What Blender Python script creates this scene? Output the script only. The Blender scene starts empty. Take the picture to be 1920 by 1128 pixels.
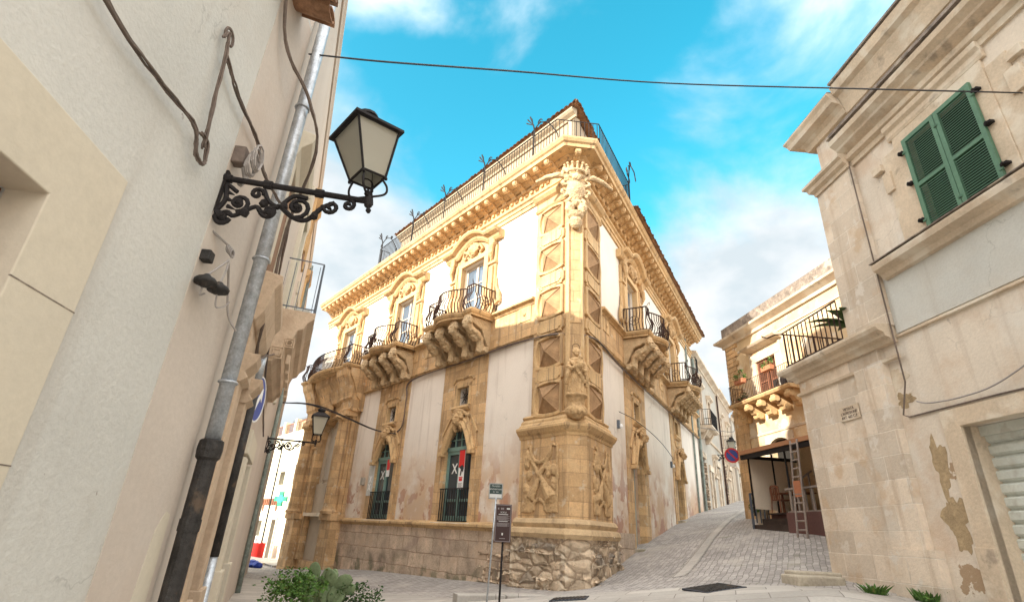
import bpy, bmesh, math, random
import numpy as np
from math import sin, cos, pi, radians, sqrt, atan2
from mathutils import Matrix, Vector, noise as mnoise
random.seed(7)
sc = bpy.context.scene
COL = sc.collection

# ------------------------------------------------------------------ camera, sky, sun, exposure
cam_d = bpy.data.cameras.new('camera'); cam = bpy.data.objects.new('camera', cam_d); COL.objects.link(cam)
cam_d.sensor_width = 36; cam_d.lens = 985 / 1920 * 36; cam_d.clip_start = 0.05; cam_d.clip_end = 2000
_p, _r = math.atan(433 / 985), radians(3.0)
_R0 = Vector((1, 0, 0)); _F = Vector((0, cos(_p), sin(_p))); _U0 = Vector((0, -sin(_p), cos(_p)))
_A = cos(_r) * _R0 + sin(_r) * _U0; _U = -sin(_r) * _R0 + cos(_r) * _U0
cam.matrix_world = Matrix(((_A.x, _U.x, -_F.x, 0), (_A.y, _U.y, -_F.y, 0), (_A.z, _U.z, -_F.z, 1.6), (0, 0, 0, 1)))
sc.camera = cam

SUN_AZ, SUN_EL = radians(-127), radians(24)
sc.view_settings.view_transform = 'Standard'; sc.view_settings.look = 'None'
sc.view_settings.exposure = 2.5; sc.view_settings.gamma = 1
W = bpy.data.worlds.new('World'); sc.world = W; W.use_nodes = True
wt = W.node_tree; wt.nodes.clear()
def wn(t, **k):
    n = wt.nodes.new(t)
    for a, b in k.items(): setattr(n, a, b)
    return n
wl = wt.links.new
w_out = wn('ShaderNodeOutputWorld'); w_bg = wn('ShaderNodeBackground'); wl(w_bg.outputs[0], w_out.inputs[0])
w_sky = wn('ShaderNodeTexSky', sky_type='NISHITA', sun_disc=False, sun_elevation=SUN_EL, sun_rotation=SUN_AZ)
w_bg.inputs[1].default_value = 0.10
w_tc = wn('ShaderNodeTexCoord')
w_hs = wn('ShaderNodeHueSaturation'); w_hs.inputs['Hue'].default_value = 0.452; w_hs.inputs['Saturation'].default_value = 1.45; w_hs.inputs['Value'].default_value = 0.76
wl(w_sky.outputs[0], w_hs.inputs['Color'])
w_map = wn('ShaderNodeMapping'); w_map.inputs['Scale'].default_value = (1, 1, 1.5); w_map.inputs['Location'].default_value = (0.35, 0.2, 0.1)
wl(w_tc.outputs['Generated'], w_map.inputs[0])
w_n = wn('ShaderNodeTexNoise'); w_n.inputs['Scale'].default_value = 2.1; w_n.inputs['Detail'].default_value = 9; w_n.inputs['Roughness'].default_value = 0.52; w_n.inputs['Distortion'].default_value = 0.35
wl(w_map.outputs[0], w_n.inputs['Vector'])
def wdir(az, el, lo, hi, amt):          # a soft cloud bank (amt > 0) or clearing (amt < 0) centred on a compass direction
    a, e = radians(az), radians(el)
    d = wn('ShaderNodeVectorMath', operation='DOT_PRODUCT'); d.inputs[1].default_value = (sin(a) * cos(e), cos(a) * cos(e), sin(e))
    wl(w_tc.outputs['Generated'], d.inputs[0])
    m = wn('ShaderNodeMapRange', interpolation_type='SMOOTHSTEP')
    m.inputs['From Min'].default_value = lo; m.inputs['From Max'].default_value = hi; m.inputs['To Max'].default_value = amt
    wl(d.outputs['Value'], m.inputs['Value']); return m.outputs[0]
cur = w_n.outputs['Fac']
for b in [(-26, 20, .88, 1, .30), (14, 46, .84, .99, -.17), (-14, 44, .90, .99, -.10), (24, 18, .92, 1, .34), (38, 42, .90, 1, .15), (-18, 58, .90, 1, .09), (178, 35, -.35, .55, .40)]:  # last entry: unseen bank added behind the camera to lift the shade
    ad = wn('ShaderNodeMath', operation='ADD'); wl(cur, ad.inputs[0]); wl(wdir(*b), ad.inputs[1]); cur = ad.outputs[0]
w_cr = wn('ShaderNodeMapRange', interpolation_type='SMOOTHSTEP'); w_cr.inputs['From Min'].default_value = 0.43; w_cr.inputs['From Max'].default_value = 0.68
wl(cur, w_cr.inputs['Value'])
w_n2 = wn('ShaderNodeTexNoise'); w_n2.inputs['Scale'].default_value = 5.5; w_n2.inputs['Detail'].default_value = 8; wl(w_map.outputs[0], w_n2.inputs['Vector'])
w_sh = wn('ShaderNodeMapRange'); w_sh.inputs['From Min'].default_value = .38; w_sh.inputs['From Max'].default_value = .62; wl(w_n2.outputs['Fac'], w_sh.inputs['Value'])
w_cl = wn('ShaderNodeMix', data_type='RGBA'); w_cl.inputs['A'].default_value = (1.35, 1.52, 1.62, 1); w_cl.inputs['B'].default_value = (2.05, 2.05, 2.05, 1); wl(w_sh.outputs[0], w_cl.inputs['Factor'])
w_bk = wn('ShaderNodeMix', data_type='RGBA'); w_bk.inputs['B'].default_value = (5.6, 5.5, 5.35, 1); wl(w_cl.outputs['Result'], w_bk.inputs['A']); wl(wdir(178, 35, -.35, .45, 1), w_bk.inputs['Factor'])  # extra-bright cloud added out of view behind the camera, filling the shade
w_mix = wn('ShaderNodeMix', data_type='RGBA'); wl(w_bk.outputs['Result'], w_mix.inputs['B'])
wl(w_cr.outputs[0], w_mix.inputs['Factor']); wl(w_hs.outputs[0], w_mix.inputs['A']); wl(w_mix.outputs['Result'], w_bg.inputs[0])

sun_d = bpy.data.lights.new('sun', 'SUN'); sun = bpy.data.objects.new('sun', sun_d); COL.objects.link(sun)
sun_d.energy = 2.0; sun_d.angle = radians(0.5); sun_d.color = (1, .93, .80)
_sd = Vector((sin(SUN_AZ) * cos(SUN_EL), cos(SUN_AZ) * cos(SUN_EL), sin(SUN_EL)))
sun.rotation_euler = _sd.to_track_quat('Z', 'Y').to_euler(); sun.location = (-20, -20, 40)

# ------------------------------------------------------------------ materials
def M(name, col, rough=.85, metal=0, var=.12, vs=1.4, fine=22, bump=.25, brick=None, stains=(), spec=.3, dist=.0, trans=0, cells=None, cracks=None):
    m = bpy.data.materials.new(name); m.use_nodes = True
    nt = m.node_tree; N = nt.nodes; lk = nt.links.new
    bs = N['Principled BSDF']; bs.inputs['Roughness'].default_value = rough; bs.inputs['Metallic'].default_value = metal
    bs.inputs['Specular IOR Level'].default_value = spec
    if trans: bs.inputs['Transmission Weight'].default_value = trans
    tc = N.new('ShaderNodeTexCoord'); co = tc.outputs['Object']
    def nz(scale, detail=5, rgh=.6, vec=None):
        n = N.new('ShaderNodeTexNoise'); n.inputs['Scale'].default_value = scale; n.inputs['Detail'].default_value = detail; n.inputs['Roughness'].default_value = rgh
        lk(vec or co, n.inputs['Vector']); return n
    def mr(src, a, b, c, d, smooth=False):
        n = N.new('ShaderNodeMapRange'); 
        if smooth: n.interpolation_type = 'SMOOTHSTEP'
        for k, v in zip(('From Min', 'From Max', 'To Min', 'To Max'), (a, b, c, d)): n.inputs[k].default_value = v
        lk(src, n.inputs['Value']); return n.outputs[0]
    def mix(f, a, b, mode='MIX'):
        n = N.new('ShaderNodeMix'); n.data_type = 'RGBA'; n.blend_type = mode
        for s, v in (('Factor', f), ('A', a), ('B', b)):
            if isinstance(v, (int, float)): n.inputs[s].default_value = v
            elif isinstance(v, tuple): n.inputs[s].default_value = (*v, 1)
            else: lk(v, n.inputs[s])
        return n.outputs['Result']
    def math_(op, a, b):
        n = N.new('ShaderNodeMath'); n.operation = op
        for i, v in enumerate((a, b)):
            if isinstance(v, (int, float)): n.inputs[i].default_value = v
            else: lk(v, n.inputs[i])
        return n.outputs[0]
    base = tuple(col); h = None
    sep = N.new('ShaderNodeSeparateXYZ'); lk(co, sep.inputs[0])
    n1 = nz(vs); n2 = nz(fine, 6, .65)
    if brick:
        bw, bh, ms, mc, bv = brick[:5]; flat = len(brick) > 5
        cb = N.new('ShaderNodeCombineXYZ')
        if flat: lk(sep.outputs[0], cb.inputs[0]); lk(sep.outputs[1], cb.inputs[1])
        else: lk(math_('ADD', sep.outputs[0], sep.outputs[1]), cb.inputs[0]); lk(sep.outputs[2], cb.inputs[1])
        vec = cb.outputs[0]
        if dist:
            dn = nz(1.7 if not flat else 2.5, 3); va = N.new('ShaderNodeVectorMath'); va.operation = 'MULTIPLY_ADD'
            va.inputs[1].default_value = (dist, dist, 0); lk(dn.outputs['Color'], va.inputs[0]); lk(vec, va.inputs[2]); vec = va.outputs[0]
        bt = N.new('ShaderNodeTexBrick'); lk(vec, bt.inputs['Vector']); bt.inputs['Scale'].default_value = 1
        bt.inputs['Brick Width'].default_value = bw; bt.inputs['Row Height'].default_value = bh; bt.inputs['Mortar Size'].default_value = ms
        bt.inputs['Mortar Smooth'].default_value = .3; bt.inputs['Bias'].default_value = 0
        bt.inputs['Color1'].default_value = (*[c * (1 - bv) for c in col], 1); bt.inputs['Color2'].default_value = (*[min(1, c * (1 + bv)) for c in col], 1); bt.inputs['Mortar'].default_value = (*mc, 1)
        base = bt.outputs['Color']; h = mr(bt.outputs['Fac'], 0, 1, 1, 0)
    if cells:
        mp = N.new('ShaderNodeMapping'); mp.inputs['Scale'].default_value = (cells[0], cells[0], cells[0] * 2.1); lk(co, mp.inputs[0])
        dn = nz(2.2, 3); va = N.new('ShaderNodeVectorMath'); va.operation = 'MULTIPLY_ADD'; va.inputs[1].default_value = (.5, .5, .5); lk(dn.outputs['Color'], va.inputs[0]); lk(mp.outputs[0], va.inputs[2])
        v1 = N.new('ShaderNodeTexVoronoi'); v1.feature = 'DISTANCE_TO_EDGE'; v1.inputs['Scale'].default_value = 1; lk(va.outputs[0], v1.inputs['Vector'])
        v2 = N.new('ShaderNodeTexVoronoi'); v2.inputs['Scale'].default_value = 1; lk(va.outputs[0], v2.inputs['Vector'])
        sp = N.new('ShaderNodeSeparateColor'); lk(v2.outputs['Color'], sp.inputs[0])
        cc = mix(sp.outputs[0], tuple(x * (1 - cells[2]) for x in col), tuple(min(1, x * (1 + cells[2])) for x in col))
        cc = mix(mr(sp.outputs[1], .84, .9, 0, .7), cc, (.27, .24, .21))
        base = mix(mr(v1.outputs['Distance'], .0, .09, .85, 0), cc, cells[1]); h = mr(v1.outputs['Distance'], 0, .25, 0, 2.2, True)
    c = mix(1.0, base, mixgrey(N, lk, mr(n1.outputs['Fac'], .3, .7, 1 - var, 1 + var)), 'MULTIPLY')
    c = mix(1.0, c, mixgrey(N, lk, mr(n2.outputs['Fac'], .3, .7, 1 - var * .8, 1 + var * .8)), 'MULTIPLY')
    for s in stains:      # (colour, noise scale, threshold lo, hi, amount, z lo, z hi)
        sc_, lo, hi, am = s[1:5]
        if sc_ < 0:
            mp = N.new('ShaderNodeMapping'); mp.inputs['Scale'].default_value = (5, 5, .30); lk(co, mp.inputs[0]); ns = nz(-sc_, 5, .6, mp.outputs[0])
        else: ns = nz(sc_, 6, .6)
        f = mr(ns.outputs['Fac'], lo, hi, 0, am, True)
        if len(s) > 5:
            zb = mr(sep.outputs[2], s[5], s[6], 1, 0, True); f = math_('MULTIPLY', f, zb)
        c = mix(f, c, s[0])
    if cracks:
        dn = nz(3.0, 4); va = N.new('ShaderNodeVectorMath'); va.operation = 'MULTIPLY_ADD'; va.inputs[1].default_value = (.45, .45, .45); lk(dn.outputs['Color'], va.inputs[0]); lk(co, va.inputs[2])
        v1 = N.new('ShaderNodeTexVoronoi'); v1.feature = 'DISTANCE_TO_EDGE'; v1.inputs['Scale'].default_value = cracks[0]; lk(va.outputs[0], v1.inputs['Vector'])
        mk_ = nz(.55, 2); f = math_('MULTIPLY', mr(v1.outputs['Distance'], 0, cracks[1], cracks[2], 0), mr(mk_.outputs['Fac'], .53, .60, 0, 1, True))
        c = mix(f, c, tuple(x * .45 for x in col))
    lk(c, bs.inputs['Base Color'])
    hh = n2.outputs['Fac']
    if bump:
        b = N.new('ShaderNodeBump'); b.inputs['Strength'].default_value = bump; b.inputs['Distance'].default_value = .02
        if h is not None: hh = math_('ADD', math_('MULTIPLY', h, 1.2), math_('MULTIPLY', hh, .7))
        lk(math_('ADD', hh, math_('MULTIPLY', n1.outputs['Fac'], .8)), b.inputs['Height']); lk(b.outputs[0], bs.inputs['Normal'])
    return m
def mixgrey(N, lk, v):
    n = N.new('ShaderNodeCombineColor')
    for i in range(3): lk(v, n.inputs[i])
    return n.outputs[0]
MT = {}
GOLD = (.55, .365, .185)
MT['stone'] = M('golden limestone', GOLD, bump=.55, var=.22, vs=.9, stains=[((.60, .44, .26), 1.3, .52, .7, .6), ((.30, .18, .09), 2.2, .60, .78, .45), ((.20, .125, .07), -1.1, .53, .66, .65)])
MT['ashlar'] = M('limestone ashlar', (.53, .342, .175), bump=.6, var=.22, brick=(.62, .34, .008, (.36, .23, .12), .20), dist=.03, stains=[((.58, .42, .25), 1.1, .50, .7, .6), ((.28, .16, .09), 1.9, .60, .75, .5), ((.22, .14, .08), -1.1, .52, .66, .65), ((.60, .50, .37), 3.2, .58, .66, .6)])
MT['carved'] = M('carved pale stone', (.50, .36, .21), bump=.5, var=.2, vs=4, fine=40, stains=[((.17, .12, .08), 3.5, .55, .75, .6)])
MT['carved_gold'] = M('carved golden stone', (.50, .33, .17), bump=.5, var=.2, vs=4, fine=40, stains=[((.22, .14, .08), 3.5, .56, .75, .5)])
MT['pyr'] = M('brown weathered facet', (.36, .22, .115), bump=.8, var=.25, vs=5, fine=60)
MT['atticp'] = M('pale attic plaster', (.36, .29, .20), bump=.2, var=.1, stains=[((.46, .34, .22), -1.0, .52, .7, .6)])
MT['tanstone'] = M('tan balcony stone', (.50, .38, .27), bump=.35, var=.14, stains=[((.38, .27, .18), 2.0, .52, .7, .6)])
MT['rubble'] = M('weathered rubble stone', (.58, .455, .325), bump=1.0, var=.25, vs=2.2, fine=12, cells=(1.9, (.22, .155, .10), .26), stains=[((.14, .125, .11), 2.1, .56, .68, .8), ((.70, .60, .46), 2.7, .53, .66, .8), ((.36, .20, .12), 1.2, .5, .7, .5)])
MT['base'] = M('weathered base blocks', (.54, .42, .315), bump=.8, var=.28, vs=1.6, brick=(.95, .46, .014, (.33, .23, .16), .2), dist=.12, stains=[((.27, .19, .16), 1.0, .52, .68, .6), ((.52, .38, .27), 1.5, .52, .7, .7), ((.12, .13, .07), 2.0, .48, .62, .7, .1, 1.1)])
MT['white'] = M('pale upper plaster', (.74, .68, .59), bump=.12, var=.05, fine=35)
MT['plaster'] = M('rosy lower plaster', (.76, .68, .595), cracks=(.5, .010, .45), bump=.22, var=.07, vs=.7, stains=[((.58, .38, .22), .75, .36, .56, .9, 2.2, 5.0), ((.42, .20, .12), 1.3, .53, .56, .8, 2.2, 4.4), ((.50, .42, .36), .35, .5, .7, .4), ((.52, .43, .36), -.8, .52, .70, .5), ((.76, .69, .61), 1.8, .56, .68, .5)])
MT['plaster_r'] = M('grey lower plaster', (.72, .645, .56), cracks=(.5, .010, .45), bump=.2, var=.07, vs=.7, stains=[((.50, .31, .18), .5, .36, .58, .9, 2.8, 5.2), ((.38, .19, .13), .9, .53, .56, .8, 2.4, 4.8), ((.44, .36, .30), -.8, .52, .70, .55), ((.70, .62, .54), 1.6, .56, .68, .5)])
MT['lwall'] = M('left house plaster', (.55, .545, .505), cracks=(.6, .006, .38), bump=.35, var=.08, vs=.8, fine=30, stains=[((.50, .45, .38), .5, .48, .72, .5), ((.40, .36, .30), 1.1, .58, .74, .35), ((.16, .12, .09), 3.2, .70, .71, .6), ((.42, .38, .33), -.7, .54, .74, .45), ((.62, .60, .56), .35, .5, .7, .5)])
MT['lwall2'] = M('tall house pink plaster', (.54, .475, .41), bump=.2, var=.06, vs=.8, stains=[((.50, .40, .32), .6, .48, .7, .5)])
MT['lframe'] = M('smooth cream window surround', (.58, .525, .42), bump=.12, var=.06, vs=1.2, stains=[((.50, .46, .38), 1.2, .5, .7, .5)])
MT['rwall'] = M('right house plaster', (.66, .575, .475), cracks=(.6, .007, .42), bump=.4, var=.09, vs=.9, stains=[((.56, .41, .29), 1.0, .50, .66, .6), ((.70, .66, .59), .8, .50, .64, .7), ((.34, .22, .12), .9, .605, .615, .85, 3.1, 3.5), ((.46, .36, .28), -.8, .53, .72, .5), ((.30, .25, .21), 2.6, .66, .70, .55)])
MT['rash'] = M('right house ashlar', (.62, .525, .42), bump=.7, var=.10, brick=(.78, .39, .008, (.74, .66, .56), .17), dist=.03, stains=[((.52, .36, .22), 1.3, .53, .66, .6), ((.62, .56, .48), .9, .5, .7, .6), ((.42, .30, .2), -.9, .55, .72, .5), ((.70, .65, .58), 3.4, .58, .66, .6)])
MT['rstone'] = M('right house trim', (.57, .46, .34), bump=.35, var=.14, stains=[((.70, .63, .52), 1.5, .48, .62, .75), ((.16, .13, .11), 2.2, .60, .72, .5)])
MT['dark_stone'] = M('lichen darkened cornice top', (.22, .18, .15), bump=.7, var=.4, vs=5, stains=[((.45, .38, .30), 3, .55, .65, .8)])
MT['b2wall'] = M('flaking cream plaster', (.62, .47, .29), bump=.4, var=.13, vs=1.2, stains=[((.46, .28, .15), 1.1, .52, .62, .8), ((.70, .62, .50), 1.6, .53, .63, .8)])
MT['fwall'] = M('far grey plaster', (.40, .365, .31), bump=.3, var=.12, stains=[((.36, .31, .26), .6, .45, .7, .7)])
MT['fwall2'] = M('far ochre plaster', (.40, .32, .24), bump=.3, var=.12, stains=[((.36, .29, .22), .6, .45, .7, .7)])
MT['pharm'] = M('pharmacy cream paint', (.74, .68, .52), bump=.1, var=.05)
MT['beige'] = M('beige render', (.60, .45, .28), bump=.1, var=.05)
MT['iron'] = M('wrought iron', (.022, .019, .019), rough=.7, spec=.15, bump=.2, var=.3)
MT['rust'] = M('rusty iron', (.055, .032, .026), rough=.8, spec=.15, bump=.4, var=.4, vs=8)
MT['railgrey'] = M('grey painted rail', (.11, .125, .15), rough=.5, bump=0)
MT['rail_blue'] = M('blue grey steel rail', (.10, .12, .22), rough=.5, bump=0)
MT['zinc'] = M('galvanised pipe', (.44, .47, .50), rough=.42, metal=.65, bump=.15, var=.25, vs=14, fine=60, stains=[((.32, .31, .32), 9, .5, .7, .5)])
MT['zincd'] = M('dull green grey pipe', (.20, .235, .21), rough=.6, bump=.2, var=.3, vs=6)
MT['cast'] = M('black cast iron pipe', (.03, .027, .025), rough=.55, bump=.6, var=.4, vs=6, stains=[((.12, .08, .05), 5, .58, .7, .7)])
MT['cable'] = M('old cable sheath', (.15, .115, .095), rough=.8, bump=.2, var=.3)
MT['cableg'] = M('grey cable', (.34, .31, .29), rough=.8, bump=.1)
MT['black'] = M('black cable', (.03, .03, .035), rough=.6, bump=0)
MT['tile'] = M('old roof tile', (.30, .165, .095), bump=.5, var=.35, vs=5, stains=[((.13, .10, .08), 3, .5, .65, .7), ((.46, .34, .22), 4, .58, .7, .6)])
MT['green'] = M('grey green joinery', (.17, .27, .235), rough=.55, bump=.12, var=.12)
MT['shutter'] = M('green shutter paint', (.095, .19, .12), rough=.5, bump=.15, var=.14, vs=3)
MT['brown'] = M('brown shutter', (.20, .085, .05), rough=.55, bump=.15, var=.2)
MT['wood'] = M('reddish wood', (.24, .095, .05), rough=.5, bump=.2, var=.25)
MT['woodd'] = M('dark wood door', (.16, .075, .04), rough=.55, bump=.2, var=.25)
MT['ladder'] = M('grey weathered wood', (.30, .25, .22), rough=.8, bump=.3, var=.25)
MT['deckw'] = M('dark decking', (.05, .035, .03), rough=.6, bump=.3, var=.3)
MT['plum'] = M('plum painted board', (.13, .065, .06), rough=.6, bump=.1, var=.12)
MT['glass'] = M('window glass', (.035, .05, .06), rough=.06, var=0, bump=0, spec=.9)
MT['glassb'] = M('upper window glass', (.10, .14, .19), rough=.05, var=0, bump=0, spec=1.0)
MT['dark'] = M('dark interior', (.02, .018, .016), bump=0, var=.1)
MT['cream_frame'] = M('pale window frame', (.55, .47, .38), rough=.5, bump=.05)
MT['canvas'] = M('beige canvas blind', (.78, .66, .52), bump=.1, var=.06)
MT['awning'] = M('peach awning', (.40, .20, .105), bump=.1, var=.1)
MT['roller'] = M('pale grey roller shutter', (.62, .65, .60), rough=.5, metal=.1, bump=.08, var=.10, vs=1.2, stains=[((.34, .30, .25), 3, .55, .7, .4)])
MT['terracotta'] = M('terracotta', (.42, .17, .09), bump=.2)
MT['signg'] = M('dark green sign', (.035, .06, .055), rough=.4, bump=0)
MT['signb'] = M('dark brown panel', (.045, .022, .020), rough=.4, bump=0)
MT['pale'] = M('pale print', (.62, .62, .60), bump=0, var=0)
MT['greyp'] = M('grey print', (.26, .23, .23), bump=0, var=0)
MT['whitep'] = M('white paint', (.78, .77, .75), rough=.6, bump=0, var=.03)
MT['red'] = M('red cloth', (.62, .03, .025), rough=.6, bump=.05, var=.08)
MT['blue'] = M('sign blue', (.055, .09, .32), rough=.45, bump=0, var=.04)
MT['bluebag'] = M('blue plastic', (.02, .05, .30), rough=.4, bump=.2)
MT['signred'] = M('sign red', (.55, .04, .05), rough=.45, bump=0, var=.03)
MT['teal'] = M('green cross shell', (.03, .28, .18), rough=.4, bump=0)
MT['leaf'] = M('leaf', (.07, .15, .028), rough=.6, bump=0, var=.5, vs=9, stains=[((.22, .20, .06), 14, .58, .66, .8)])
MT['leafd'] = M('dark leaf', (.04, .085, .022), rough=.6, bump=0, var=.35, vs=6)
MT['cactus'] = M('cactus', (.15, .20, .10), rough=.7, bump=.1, var=.25, vs=5)
MT['soil'] = M('pot soil', (.06, .04, .03), bump=.4)
MT['cobble'] = M('grey cobbles', (.36, .335, .315), rough=.75, bump=.5, var=.16, vs=.5, fine=18, brick=(.21, .12, .009, (.19, .175, .16), .2, 1), dist=.13, stains=[((.32, .295, .275), .35, .45, .7, .6), ((.50, .46, .41), .8, .52, .7, .6), ((.17, .17, .10), 1.3, .62, .74, .5)])
MT['slab'] = M('pale paving slabs', (.41, .385, .35), rough=.7, bump=.3, var=.14, vs=.6, brick=(.95, .48, .010, (.20, .18, .16), .13, 1), dist=.03, stains=[((.31, .28, .25), .7, .48, .7, .6)])
MT['grate'] = M('dark metal cover', (.06, .065, .08), rough=.5, metal=.4, bump=.3)
MT['terr'] = M('pale step stone', (.42, .37, .29), bump=.5, var=.2, stains=[((.16, .15, .09), 2, .55, .7, .6)])
MT['acw'] = M('air conditioner casing', (.50, .49, .45), rough=.5, bump=0)
_g = bpy.data.materials.new('frosted lantern glass'); _g.use_nodes = True
_b = _g.node_tree.nodes['Principled BSDF']; _b.inputs['Base Color'].default_value = (.48, .45, .36, 1); _b.inputs['Roughness'].default_value = .35; _b.inputs['Transmission Weight'].default_value = .45
MT['frost'] = _g
_g = bpy.data.materials.new('lit green cross'); _g.use_nodes = True
_b = _g.node_tree.nodes['Principled BSDF']; _b.inputs['Base Color'].default_value = (.02, .5, .4, 1); _b.inputs['Emission Color'].default_value = (.0, .75, .65, 1); _b.inputs['Emission Strength'].default_value = .22
MT['lit'] = _g

# ------------------------------------------------------------------ mesh builder
TEX = []
for ns_, dp_ in ((.045, 4), (.20, 4)):
    t_ = bpy.data.textures.new('weathering', 'CLOUDS'); t_.noise_scale = ns_; t_.noise_depth = dp_; TEX.append(t_)
class MB:
    def __init__(s): s.v = []; s.f = []
    def add(s, vs, fs):
        o = len(s.v); s.v += [tuple(p) for p in vs]; s.f += [tuple(i + o for i in f) for f in fs]; return s
    def box(s, x0, x1, y0, y1, z0, z1):
        return s.add([(x, y, z) for z in (z0, z1) for y in (y0, y1) for x in (x0, x1)],
                     [(0, 2, 3, 1), (4, 5, 7, 6), (0, 1, 5, 4), (2, 6, 7, 3), (0, 4, 6, 2), (1, 3, 7, 5)])
    def prism(s, pts, y0, y1):                    # polygon in x,z extruded along y
        n = len(pts)
        return s.add([(x, y0, z) for x, z in pts] + [(x, y1, z) for x, z in pts],
                     [tuple(range(n)), tuple(range(2 * n - 1, n - 1, -1))] + [(i, (i + 1) % n, n + (i + 1) % n, n + i) for i in range(n)])
    def slab(s, pts, z0, z1):                     # polygon in x,y extruded along z
        n = len(pts)
        return s.add([(x, y, z0) for x, y in pts] + [(x, y, z1) for x, y in pts],
                     [tuple(range(n)), tuple(range(2 * n - 1, n - 1, -1))] + [(i, (i + 1) % n, n + (i + 1) % n, n + i) for i in range(n)])
    def side(s, pts, x0, x1):                     # polygon in y,z extruded along x
        n = len(pts)
        return s.add([(x0, y, z) for y, z in pts] + [(x1, y, z) for y, z in pts],
                     [tuple(range(n)), tuple(range(2 * n - 1, n - 1, -1))] + [(i, (i + 1) % n, n + (i + 1) % n, n + i) for i in range(n)])
    def mold(s, prof, x0, x1, z=0, y=0):          # prof: (outward, up) from the wall face
        p = [(y, z + prof[0][1])] if prof[0][0] else []
        p += [(y - o, z + h) for o, h in prof]
        if prof[-1][0]: p.append((y, z + prof[-1][1]))
        return s.side(p, x0, x1)
    def tube(s, pts, r, n=6, closed=False):
        P = [Vector(p) for p in pts]; m = len(P)
        rs = r if isinstance(r, (list, tuple)) else [r] * m
        ref = None; vs = []
        for i, p in enumerate(P):
            a = P[(i - 1) % m] if (i or closed) else p; b = P[(i + 1) % m] if (i < m - 1 or closed) else p
            t = (b - a); t = t.normalized() if t.length > 1e-9 else Vector((0, 0, 1))
            if ref is None: ref = t.orthogonal().normalized()
            ref = (ref - t * ref.dot(t)); ref = ref.normalized() if ref.length > 1e-6 else t.orthogonal().normalized()
            q = t.cross(ref)
            vs += [p + rs[i] * (cos(2 * pi * k / n) * ref + sin(2 * pi * k / n) * q) for k in range(n)]
        fs = []
        for i in range(m if closed else m - 1):
            j = (i + 1) % m
            fs += [(i * n + k, i * n + (k + 1) % n, j * n + (k + 1) % n, j * n + k) for k in range(n)]
        if not closed: fs += [tuple(range(n - 1, -1, -1)), tuple(range((m - 1) * n, m * n))]
        return s.add(vs, fs)
    def lathe(s, prof, c=(0, 0, 0), n=16, a0=0, sx=1, sy=1, ring=False):
        m = len(prof); vs = [(c[0] + sx * r * cos(a0 + 2 * pi * k / n), c[1] + sy * r * sin(a0 + 2 * pi * k / n), c[2] + z) for r, z in prof for k in range(n)]
        fs = [(i * n + k, i * n + (k + 1) % n, (i + 1) * n + (k + 1) % n, (i + 1) * n + k) for i in range(m - 1) for k in range(n)]
        if ring: fs += [((m - 1) * n + k, (m - 1) * n + (k + 1) % n, (k + 1) % n, k) for k in range(n)]; return s.add(vs, fs)
        return s.add(vs, fs + [tuple(range(n - 1, -1, -1)), tuple(range((m - 1) * n, m * n))])
    def ball(s, c, r, n=10, m=7, amp=0, seed=0):
        r = r if isinstance(r, (tuple, list)) else (r, r, r)
        vs = []; 
        for i in range(m + 1):
            th = pi * i / m
            for k in range(n):
                ph = 2 * pi * k / n; d = Vector((sin(th) * cos(ph), sin(th) * sin(ph), cos(th)))
                q = 1 + (amp * mnoise.noise(d * 2.2 + Vector((seed, 0, seed * 1.7))) if amp else 0)
                vs.append((c[0] + r[0] * d.x * q, c[1] + r[1] * d.y * q, c[2] + r[2] * d.z * q))
        return s.add(vs, [(i * n + k, (i + 1) * n + k, (i + 1) * n + (k + 1) % n, i * n + (k + 1) % n) for i in range(m) for k in range(n)])
    def mitre(s, path, prof, mapf, closed=False):  # sweep prof (right-hand offset, q) along a 2-D path with mitred corners
        P = [Vector(p) for p in path]; n = len(P); m = len(prof); vs = []
        for i, p in enumerate(P):
            d0 = (p - P[i - 1]).normalized() if (i or closed) else (P[1] - p).normalized()
            d1 = (P[(i + 1) % n] - p).normalized() if (i < n - 1 or closed) else d0
            n0 = Vector((d0.y, -d0.x)); n1 = Vector((d1.y, -d1.x)); b = (n0 + n1).normalized(); k = min(3, 1 / max(.2, b.dot(n0)))
            for o, q in prof:
                w = p + b * (o * k); vs.append(mapf(w.x, w.y, q))
        fs = [(i * m + k, ((i + 1) % n) * m + k, ((i + 1) % n) * m + (k + 1) % m, i * m + (k + 1) % m) for i in range(n if closed else n - 1) for k in range(m)]
        if not closed: fs += [tuple(range(m - 1, -1, -1)), tuple(range((n - 1) * m, n * m))]
        return s.add(vs, fs)
    def plan(s, path, prof, z=0): return s.mitre(path, prof, lambda x, y, q: (x, y, z + q))
    def elev(s, path, prof, y=0): return s.mitre(path, [(o, q) for o, q in prof], lambda x, z, q: (x, y - q, z))
    def wall(s, x0, x1, z0, z1, holes=(), y0=0, y1=.4, grow=None):     # slab with rectangular openings (xa, xb, za, zb)
        if grow is None: grow = .006 if y1 - y0 >= .35 else 0
        holes = [(a - grow, b + grow, c - grow, d + grow) for a, b, c, d in holes]
        xs = sorted({x0, x1, *[h[0] for h in holes], *[h[1] for h in holes]}); zs = sorted({z0, z1, *[h[2] for h in holes], *[h[3] for h in holes]})
        xs = [x for x in xs if x0 <= x <= x1]; zs = [z for z in zs if z0 <= z <= z1]
        inh = lambda x, z: any(a < x < b and c < z < d for a, b, c, d in holes)
        nx, nz = len(xs) - 1, len(zs) - 1
        solid = [[not inh((xs[i] + xs[i + 1]) / 2, (zs[j] + zs[j + 1]) / 2) for j in range(nz)] for i in range(nx)]
        vid = {}
        def V(i, j, b):
            if (i, j, b) not in vid: vid[(i, j, b)] = len(s.v); s.v.append((xs[i], y1 if b else y0, zs[j]))
            return vid[(i, j, b)]
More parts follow.
